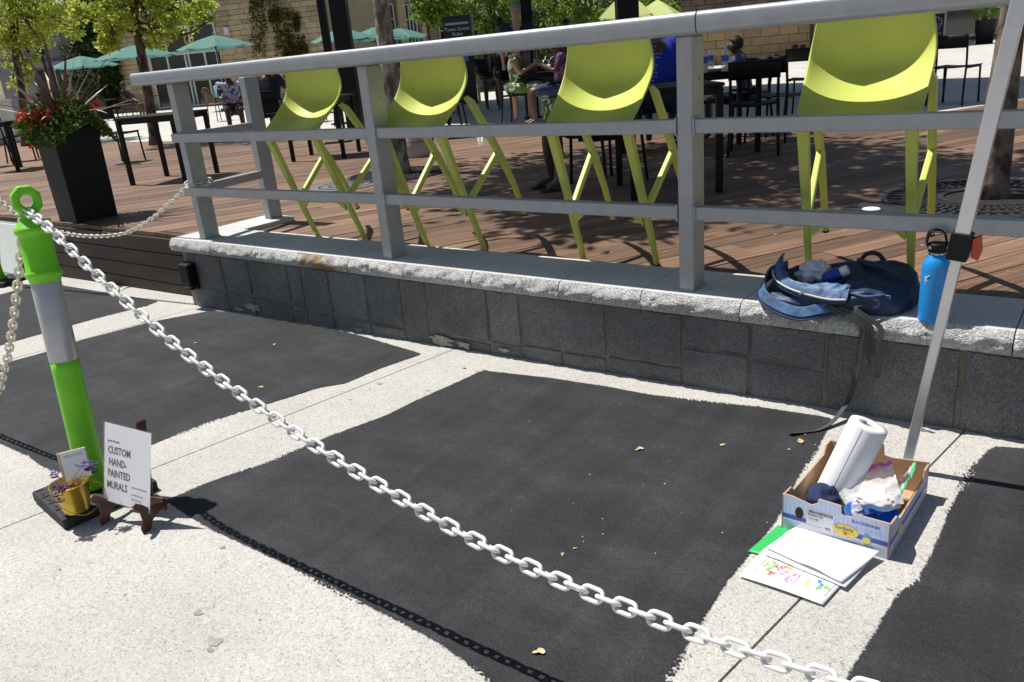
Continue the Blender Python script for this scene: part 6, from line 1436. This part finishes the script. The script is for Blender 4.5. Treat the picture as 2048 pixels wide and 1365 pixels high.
for k, s in enumerate(('No pets on the Town Green', 'Pick up after your pets', 'No smoking except in', 'designated areas', 'No amplified sound', 'No bikes or skates', 'Use the grounds')):
    text('rule_line', s, .044, M_pale, nb, NT(0, 1.49 - .062 * k), 'CENTER')
MB().add([(.06, -.052, .98), (.2, -.052, .98), (.2, -.052, 1.10), (.06, -.052, 1.10)], [(0, 1, 2, 3)]).build('blue_notice', mat('blue notice', (.10, .25, .60), .5), nb)
q = G(982, 99); sc_ = thing('lime_chair', 'low lime chair under the man in black', 'chair', (q.x, q.y, ZD), ydir(-cf) + rad(90))
MB().box((0, 0, .36), (.5, .5, .05)).build('seat', M_lime, sc_, bevel=.01); MB().box((0, .24, .62), (.5, .04, .5)).build('backrest', M_lime, sc_, bevel=.01)
for sx in (-1, 1):
    for sy in (-1, 1): MB().box((sx * .22, sy * .22, .17), (.04, .04, .34)).build('leg', M_lime, sc_)

# ---------------------------------------------------------------- building on the left
M_st1 = mat('tan limestone', (.42, .33, .20), .9, var=.18, scale=5, rand=.22, bump=.5, bscale=12); M_mor1 = mat('tan mortar', (.36, .30, .20), .95, var=.1)
M_glass = mat('dark glass', (.015, .020, .020), .06, 0, var=.3, spec=.7); M_fr = mat('white window frame', (.62, .63, .62), .5, var=.03); M_roofm = mat('dark roof', (.06, .06, .065), .7)
def facade(name, label, p, q, H_, depth, mcore):
    d = (q - p); d.z = 0; L = d.length; t = thing(name, label, 'building', (p.x, p.y, ZD), math.atan2(d.y, d.x))
    MB().box((L / 2, depth / 2 + .10, H_ / 2), (L, depth, H_)).build('wall', mcore, t)
    MB().box((L / 2, depth / 2 + .06, H_ + .12), (L + .3, depth + .3, .24)).build('roof', M_roofm, t)
    return t, L
def st_of(u, v, p, q):
    d = (q - p); d.z = 0; d.normalize(); w_ = PV(u, v, p, q); return (w_ - p).dot(d), w_.z - ZD
def stones(t, L, z0, z1, hmin, hmax, lmin, lmax, m, holes, sd, s0=0.0, nm='stone', g=.012, th=.10):
    r = random.Random(sd); z = z0
    while z < z1 - .05:
        h = min(r.uniform(hmin, hmax), z1 - z); s = s0
        while s < L - .02:
            l = min(r.uniform(lmin, lmax), L - s)
            if L - s - l < lmin * .5: l = L - s
            segs = [(s, s + l)]
            for (a, b, c, d) in holes:
                if z + h > c + .02 and z < d - .02:
                    ns = []
                    for (e_, f) in segs:
                        if f <= a or e_ >= b: ns.append((e_, f))
                        else:
                            if a - e_ > .06: ns.append((e_, a))
                            if f - b > .06: ns.append((b, f))
                    segs = ns
            for (e_, f) in segs:
                dy = r.uniform(-.022, .022); MB().box(((e_ + f) / 2, .05 - dy / 2, z + h / 2), (f - e_ - g, th - dy, h - g)).build(nm, m, t, bevel=.012, seg=1)
            s += l
        z += h
def glazing(t, a, b, z0, z1, cols_, rows, y=.06, door=False, fw=.07):
    w_ = thing_part = MB().box(((a + b) / 2, y + .05, (z0 + z1) / 2), (b - a, .03, z1 - z0)).build('window', M_glass, t)
    for k in range(len(cols_)):
        x_ = a + (b - a) * cols_[k]; MB().box((x_, y + .0, (z0 + z1) / 2), (fw, .09, z1 - z0)).build('frame', M_fr, w_, bevel=.006, seg=1)
    for k in range(len(rows)):
        z_ = z0 + (z1 - z0) * rows[k]; MB().box(((a + b) / 2, y + .003, z_), (b - a, .085, fw)).build('frame', M_fr, w_, bevel=.006, seg=1)
    return w_
p0, p1 = G(205, 44), G(668, 49)
B1, L1 = facade('stone_shop', 'tan limestone shop building with ivy and a tall glazed entrance at the left', p0, p1, 6.2, 7, M_mor1)
ga, _ = st_of(300, 120, p0, p1); gb, _ = st_of(441, 120, p0, p1)
holes1 = [(ga, gb, -.1, 4.7)]
stones(B1, L1, 0, 5.2, .19, .27, .35, .95, M_st1, holes1, 5)
stones(B1, L1, 5.2, 6.2, .3, .36, .7, 1.2, M_st1, holes1, 6)
glazing(B1, ga, gb, 2.42, 4.7, [0, .28, .64, 1], [0, .46, 1], -.02)
glazing(B1, ga, gb, .0, 2.38, [0, .26, .52, .57, .80, .97], [.03, .98], -.02)
a_, z_ = st_of(378, 80, p0, p1)
n = 28; MB().add([(a_ + .27 * math.cos(2 * math.pi * k / n), -.012, z_ + .27 * math.sin(2 * math.pi * k / n)) for k in range(n)] + [(a_ + .18 * math.cos(2 * math.pi * k / n), -.012, z_ + .18 * math.sin(2 * math.pi * k / n)) for k in range(n)], [(k, (k + 1) % n, n + (k + 1) % n, n + k) for k in range(n)]).build('round_logo', mat('yellow window sign', (.42, .40, .05), .5), B1)
MB().add([(a_ - .12, -.012, z_ - .1), (a_ + .14, -.012, z_ - .1), (a_ + .05, -.012, z_ + .12)], [(0, 1, 2)]).build('logo_bird', MATS['yellow window sign'], B1)
a_, z_ = st_of(455, 62, p0, p1); MB().box((a_, -.06, z_), (.22, .12, .30)).build('wall_lamp', M_fr, B1, bevel=.02)
# ivy
M_ivy = leafmat('ivy leaves', (.012, .032, .006), (.065, .11, .018), .2); M_ivy2 = leafmat('autumn ivy leaves', (.04, .06, .010), (.17, .16, .03), .25)
d1 = (p1 - p0).normalized(); n1 = Vector((d1.y, -d1.x, 0))
def ivy(label, polys, n, sd, m, size=.16, thick=.25):
    r = random.Random(sd); pts = []
    def f(r_):
        (ua, va, ub, vb) = r_.choice(polys); w_ = PV(r_.uniform(ua, ub), r_.uniform(va, vb), p0, p1)
        k = .5 + .5 * noise.noise(w_ * 1.3)
        return w_ + n1 * (.03 + thick * k * r_.random()) + Vector((0, 0, r_.gauss(0, .05))), (n1.x, n1.y, -.3)
    o = leafcloud(n, f, size, m, 'ivy', None, r, .8); stuff(o); return tag(o, label, 'ivy')
ivy('dark ivy smothering the left corner of the limestone building', [(138, -60, 215, 40), (150, 20, 232, 110), (135, 90, 240, 200), (210, 100, 245, 215), (180, -40, 235, 60)], 5200, 1, M_ivy, .22, .7)
ivy('thin climbing vine patches on the limestone wall right of the glazed entrance', [(500, -40, 530, 35), (505, 30, 535, 110), (548, 15, 590, 60), (552, 60, 582, 112), (575, 70, 612, 100), (540, 20, 560, 45), (590, 30, 600, 60), (508, -40, 560, 15), (585, 90, 618, 108), (570, 100, 600, 115)], 2600, 2, M_ivy2, .12, .09)
# wing further back
p2, p3 = G(672, 45), G(1000, 38)
B3, L3 = facade('stone_wing', 'tan rear wing with gridded windows behind the green parasols', p2, p3, 6, 6, mat('wing stucco', (.30, .24, .155), .9, var=.15, scale=3))
for (ua, ub, vt, vb) in ((690, 725, 20, 95), (742, 795, 10, 95), (808, 838, 10, 95), (872, 915, 0, 90)):
    a, zt_ = st_of(ua, vt, p2, p3); b, zb2 = st_of(ub, vb, p2, p3)
    glazing(B3, a, b, max(.9, zb2), max(zt_, zb2 + 1.2), [0, .33, .66, 1], [0, .33, .66, 1], -.0, fw=.05)
for u in (735, 800, 845): a, _ = st_of(u, 40, p2, p3); MB().box((a, -.06, 3), (.5, .3, 6)).build('pilaster', M_st1, B3, bevel=.01, seg=1)
# grey building at the far left
p4, p5 = G(20, 40), G(150, 42)
M_gw = mat('grey violet render', (.17, .165, .19), .85, var=.08, scale=3)
B0, L0 = facade('grey_shop', 'grey rendered shop with a dark entrance behind the flower planter', p4, p5, 4.6, 6, M_gw)
a, z_ = st_of(68, 126, p4, p5); b, zb2 = st_of(124, 122, p4, p5)
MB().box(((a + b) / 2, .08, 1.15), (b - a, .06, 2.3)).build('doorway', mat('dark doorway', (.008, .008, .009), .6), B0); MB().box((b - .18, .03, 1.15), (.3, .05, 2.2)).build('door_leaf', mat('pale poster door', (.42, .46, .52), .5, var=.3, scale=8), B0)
MB().box(((a + b) / 2, -.05, 2.55), (b - a + .9, .25, .22)).build('lintel', M_gw, B0, bevel=.02); MB().box(((a + b) / 2, -.1, 3.6), (b - a + 1.2, .35, .16)).build('cornice', M_gw, B0, bevel=.02)
for s in (a - .3, b + .25): MB().box((s, -.03, 1.22), (.42, .26, 2.44)).build('pier', M_gw, B0, bevel=.02)
text('house_number', '203', .3, mat('brass number', (.30, .24, .12), .5), B0, frame((b - .75, -.18, 2.85), (1, 0, 0), (0, 0, 1)))
q = G(60, 48); bn = thing('pink_banner', 'pink feather banner behind the leafy tree at the left', 'banner', (q.x, q.y, ZD), ydir(cr))
MB().grid(lambda a, b: ((a - .5) * .28, .03 * math.sin(b * 5), .75 + .55 * b), 5, 8).build('flag', mat('pink cloth', (.65, .03, .16), .8), bn, smooth=True); MB().tube([(-.15, 0, 0), (-.15, 0, 1.5)], .015, 6).build('mast', M_black, bn)
q = G(122, 62); lt = thing('lamp_post', 'black lantern post in front of the grey shop', 'lamp post', (q.x, q.y, ZD))
MB().tube([(0, 0, 0), (0, 0, 2.3)], [.06, .035], 10).build('post', M_black, lt, smooth=True); MB().lathe([(.05, 2.3), (.13, 2.36), (.15, 2.62), (.17, 2.64), (.06, 2.76), (.02, 2.85)], 8).build('lantern', M_black, lt)
# low concrete planter wall with bamboo
q0, q1 = G(-60, 88), G(44, 82); M_lc = mat('pale concrete wall', (.50, .49, .46), .85, var=.08)
dd = (q1 - q0); lw = thing('planter_wall', 'low pale concrete planter wall at the left edge', 'wall', (q0.x, q0.y, ZD), math.atan2(dd.y, dd.x)); MB().box((dd.length / 2, .15, .5), (dd.length, .3, 1.0)).build('wall_body', M_lc, lw, bevel=.01); MB().box((dd.length / 2, .15, 1.03), (dd.length + .04, .36, .05)).build('cap', M_lc, lw, bevel=.008)
bmb = thing('bamboo', 'bright bamboo clump above the low concrete wall at the left edge', 'bamboo', (q0.x, q0.y, ZD), math.atan2(dd.y, dd.x)); rr = random.Random(12)
for k in range(26):
    x_ = rr.uniform(0, dd.length - .02); y_ = rr.uniform(.4, .9); MB().tube([(x_, y_, 0), (x_ + rr.uniform(-.1, .1), y_, 2.6 + rr.uniform(-.5, .6))], [.014, .006], 6).build('cane', mat('bamboo cane', (.30, .34, .10), .5), bmb)
def bf(r): return (r.uniform(0, dd.length), r.uniform(.3, 1.0), 1.0 + 1.7 * r.random()), (0, -.3, -.6)
stuff(leafcloud(2200, bf, .15, M_ly, 'foliage', bmb, rr, .2))

# ---------------------------------------------------------------- building on the right
p6, p7 = G(1363, 56), G(1800, 60)
M_blk = mat('tan block', (.33, .225, .125), .9, var=.12, scale=6, rand=.14, bump=.3, bscale=20); M_brn = mat('brown stone', (.125, .10, .075), .9, var=.25, scale=6, rand=.3, bump=.5, bscale=14); M_mor2 = mat('pale mortar', (.48, .40, .28), .95)
B2, L2 = facade('stone_hall', 'brown stone building with tan block base at the upper right', p6, p7, 5.5, 8, M_mor2)
sE, _ = st_of(1700, 80, p6, p7)
z = 0
for row in range(5):
    s = -.32 * (row % 2)
    while s < sE:
        a, b = max(s, 0), min(s + .64, sE); s += .64
        if b - a > .08: MB().box(((a + b) / 2, .055, z + .145), (b - a - .014, .10, .276)).build('block', M_blk, B2, bevel=.008, seg=1)
    z += .29
stones(B2, sE, z, 5.4, .15, .24, .3, .7, M_brn, [], 9, nm='stone')
a, zt_ = st_of(1624, 50, p6, p7); MB().box((a, -.03, .75), (.10, .07, 1.5)).build('downpipe', mat('dark bronze', (.03, .024, .02), .5, .3), B2)
for u in (1590, 1606): a, z_ = st_of(u, 95, p6, p7); MB().lathe([(.09, 0), (.10, .05), (.04, .12)], 14, (a, .0, z_), Matrix.Rotation(rad(90), 3, 'X')).build('pipe_outlet', MATS['dark bronze'], B2, smooth=True)
# recessed storefront to the right
p8, p9 = G(1702, 55), G(2080, 50)
B4, L4 = facade('storefront', 'white framed storefront right of the stone building, behind the rightmost stool', p8, p9, 5, 6, mat('dark storefront render', (.09, .08, .07), .8))
for (ua, ub) in ((1772, 1862), (1866, 1956), (1975, 2060)):
    a, _ = st_of(ua, 60, p8, p9); b, _ = st_of(ub, 60, p8, p9); glazing(B4, a, b, .12, 3.4, [0, 1], [0.02, .7, 1], -.0, fw=.1)
q = G(1868, 55); ab = thing('a_board', 'black chalk style A-board with white frame and round lettering by the storefront', 'sign', (q.x, q.y, ZD), ydir(cr - cf * .5))
M_chb = mat('blackboard', (.012, .016, .03), .6)
TM = Matrix.Rotation(rad(10), 3, 'X')
for s in (1, -1):
    R3 = Matrix.Rotation(rad(-10 * s), 3, 'X'); MB().box((0, s * -.14, .6), (.68, .03, 1.2), R3).build('board_frame', M_fr, ab, bevel=.01); MB().box((0, s * -.158, .60), (.56, .012, 1.04), R3).build('board_face', M_chb, ab)
fmA = frame((0, -.172, .60), (1, 0, 0), (0, .176, 1))
M_pk = mat('pink chalk print', (.70, .35, .35), .7); M_tl = mat('teal chalk print', (.05, .35, .33), .7)
n = 26; me = MB().add([(.22 * math.cos(2 * math.pi * k / n), .20 + .22 * math.sin(2 * math.pi * k / n), 0) for k in range(n)] + [(.185 * math.cos(2 * math.pi * k / n), .20 + .185 * math.sin(2 * math.pi * k / n), 0) for k in range(n)], [(k, (k + 1) % n, n + (k + 1) % n, n + k) for k in range(n)]).build('printed_ring', M_pk, ab); me.matrix_local = fm_ = fmA
text('printed_word', 'ACT', .13, M_pk, ab, fmA @ Matrix.Translation((0, .24, .001)), 'CENTER'); text('printed_word', 'STOP', .12, M_pk, ab, fmA @ Matrix.Translation((0, .10, .001)), 'CENTER'); text('printed_word', 'TUESDAY', .09, M_tl, ab, fmA @ Matrix.Translation((0, -.09, .001)), 'CENTER'); text('printed_word', 'ALL DAY', .115, M_white, ab, fmA @ Matrix.Translation((0, -.24, .001)), 'CENTER')
q = G(1968, 62); pt = thing('potted_shrub', 'leafy shrub in a dark pot left of the right tree, by the storefront', 'plant', (q.x, q.y, ZD)); MB().lathe([(.26, 0), (.34, .75), (.36, .78), (.32, .78)], 20).build('pot', M_plt, pt, smooth=True); rr = random.Random(3)
def sf(r): a = r.uniform(0, 6.28); q = r.random() ** .5 * .38; return (q * math.cos(a), q * math.sin(a), .8 + .9 * r.random() * (1.1 - q)), (math.cos(a), math.sin(a), .6)
stuff(leafcloud(420, sf, .2, M_lg, 'foliage', pt, rr, .35))
# cafe seats before the left shop
M_wick = mat('brown rattan', (.13, .075, .045), .7, var=.3, scale=20)
for k, (u, pm_, lb) in enumerate(((262, 58, 'rattan cafe chair left, in front of the limestone shop'), (283, 57, 'rattan cafe chair right of the first, in front of the limestone shop'), (440, 78, 'rattan cafe chair with a pale cyan cloth left of the floral shirt'), (205, 57, 'rattan cafe chair farthest left, under the shaded parasol'))):
    q = G(u, pm_); t = thing('cafe_chair', lb, 'chair', (q.x, q.y, ZD), rad(40 + 70 * k), 'rattan cafe chairs')
    for sx in (-1, 1):
        MB().tube([(sx * .19, -.18, 0), (sx * .18, -.17, .45)], .014, 6).build('leg', M_wick, t); MB().tube([(sx * .2, .2, 0), (sx * .18, .17, .45)], .014, 6).build('leg', M_wick, t)
    MB().tube(catm([(-.19, .17, .45), (-.2, .24, .75), (0, .28, .9), (.2, .24, .75), (.19, .17, .45)], 6), .016, 6).build('back_hoop', M_wick, t, smooth=True)
    MB().lathe([(.21, .44), (.22, .46), (.2, .475)], 18).build('seat', M_wick, t, smooth=True)
    MB().grid(lambda a, b: ((a - .5) * .34, .19 + .07 * math.sin(math.pi * a) + .03 * b, .5 + .34 * b * (.55 + .45 * math.sin(math.pi * a))), 7, 5).build('back_weave', M_wick, t, smooth=True)
    if k == 2: tag(MB().grid(lambda a, b: (q.x + (a - .5) * .42, q.y + .16 + .1 * (b - .5) + .02 * math.sin(a * 9), ZD + .62 + .30 * (1 - (2 * b - 1) ** 2)), 9, 9).build('cyan_cloth', mat('pale cyan cloth', (.25, .55, .60), .8), None, smooth=True), 'pale cyan cloth hung over a rattan chair back left of the floral shirt', 'cloth')
for k, (u, pm_) in enumerate(((238, 58), (305, 60), (180, 58))):
    q = G(u, pm_); t = thing('cafe_table', 'small round cafe table in front of the limestone shop, ' + ('left of the two rattan chairs', 'by the slim tree', 'farthest left')[k], 'table', (q.x, q.y, ZD), 0, 'round cafe tables')
    MB().lathe([(.34, .72), (.35, .735), (.34, .75)], 24).build('table_top', M_black, t); MB().tube([(0, 0, 0), (0, 0, .72)], .03, 8).build('pedestal', M_black, t); MB().lathe([(.22, 0), (.2, .03), (.04, .06)], 20).build('base', M_black, t)
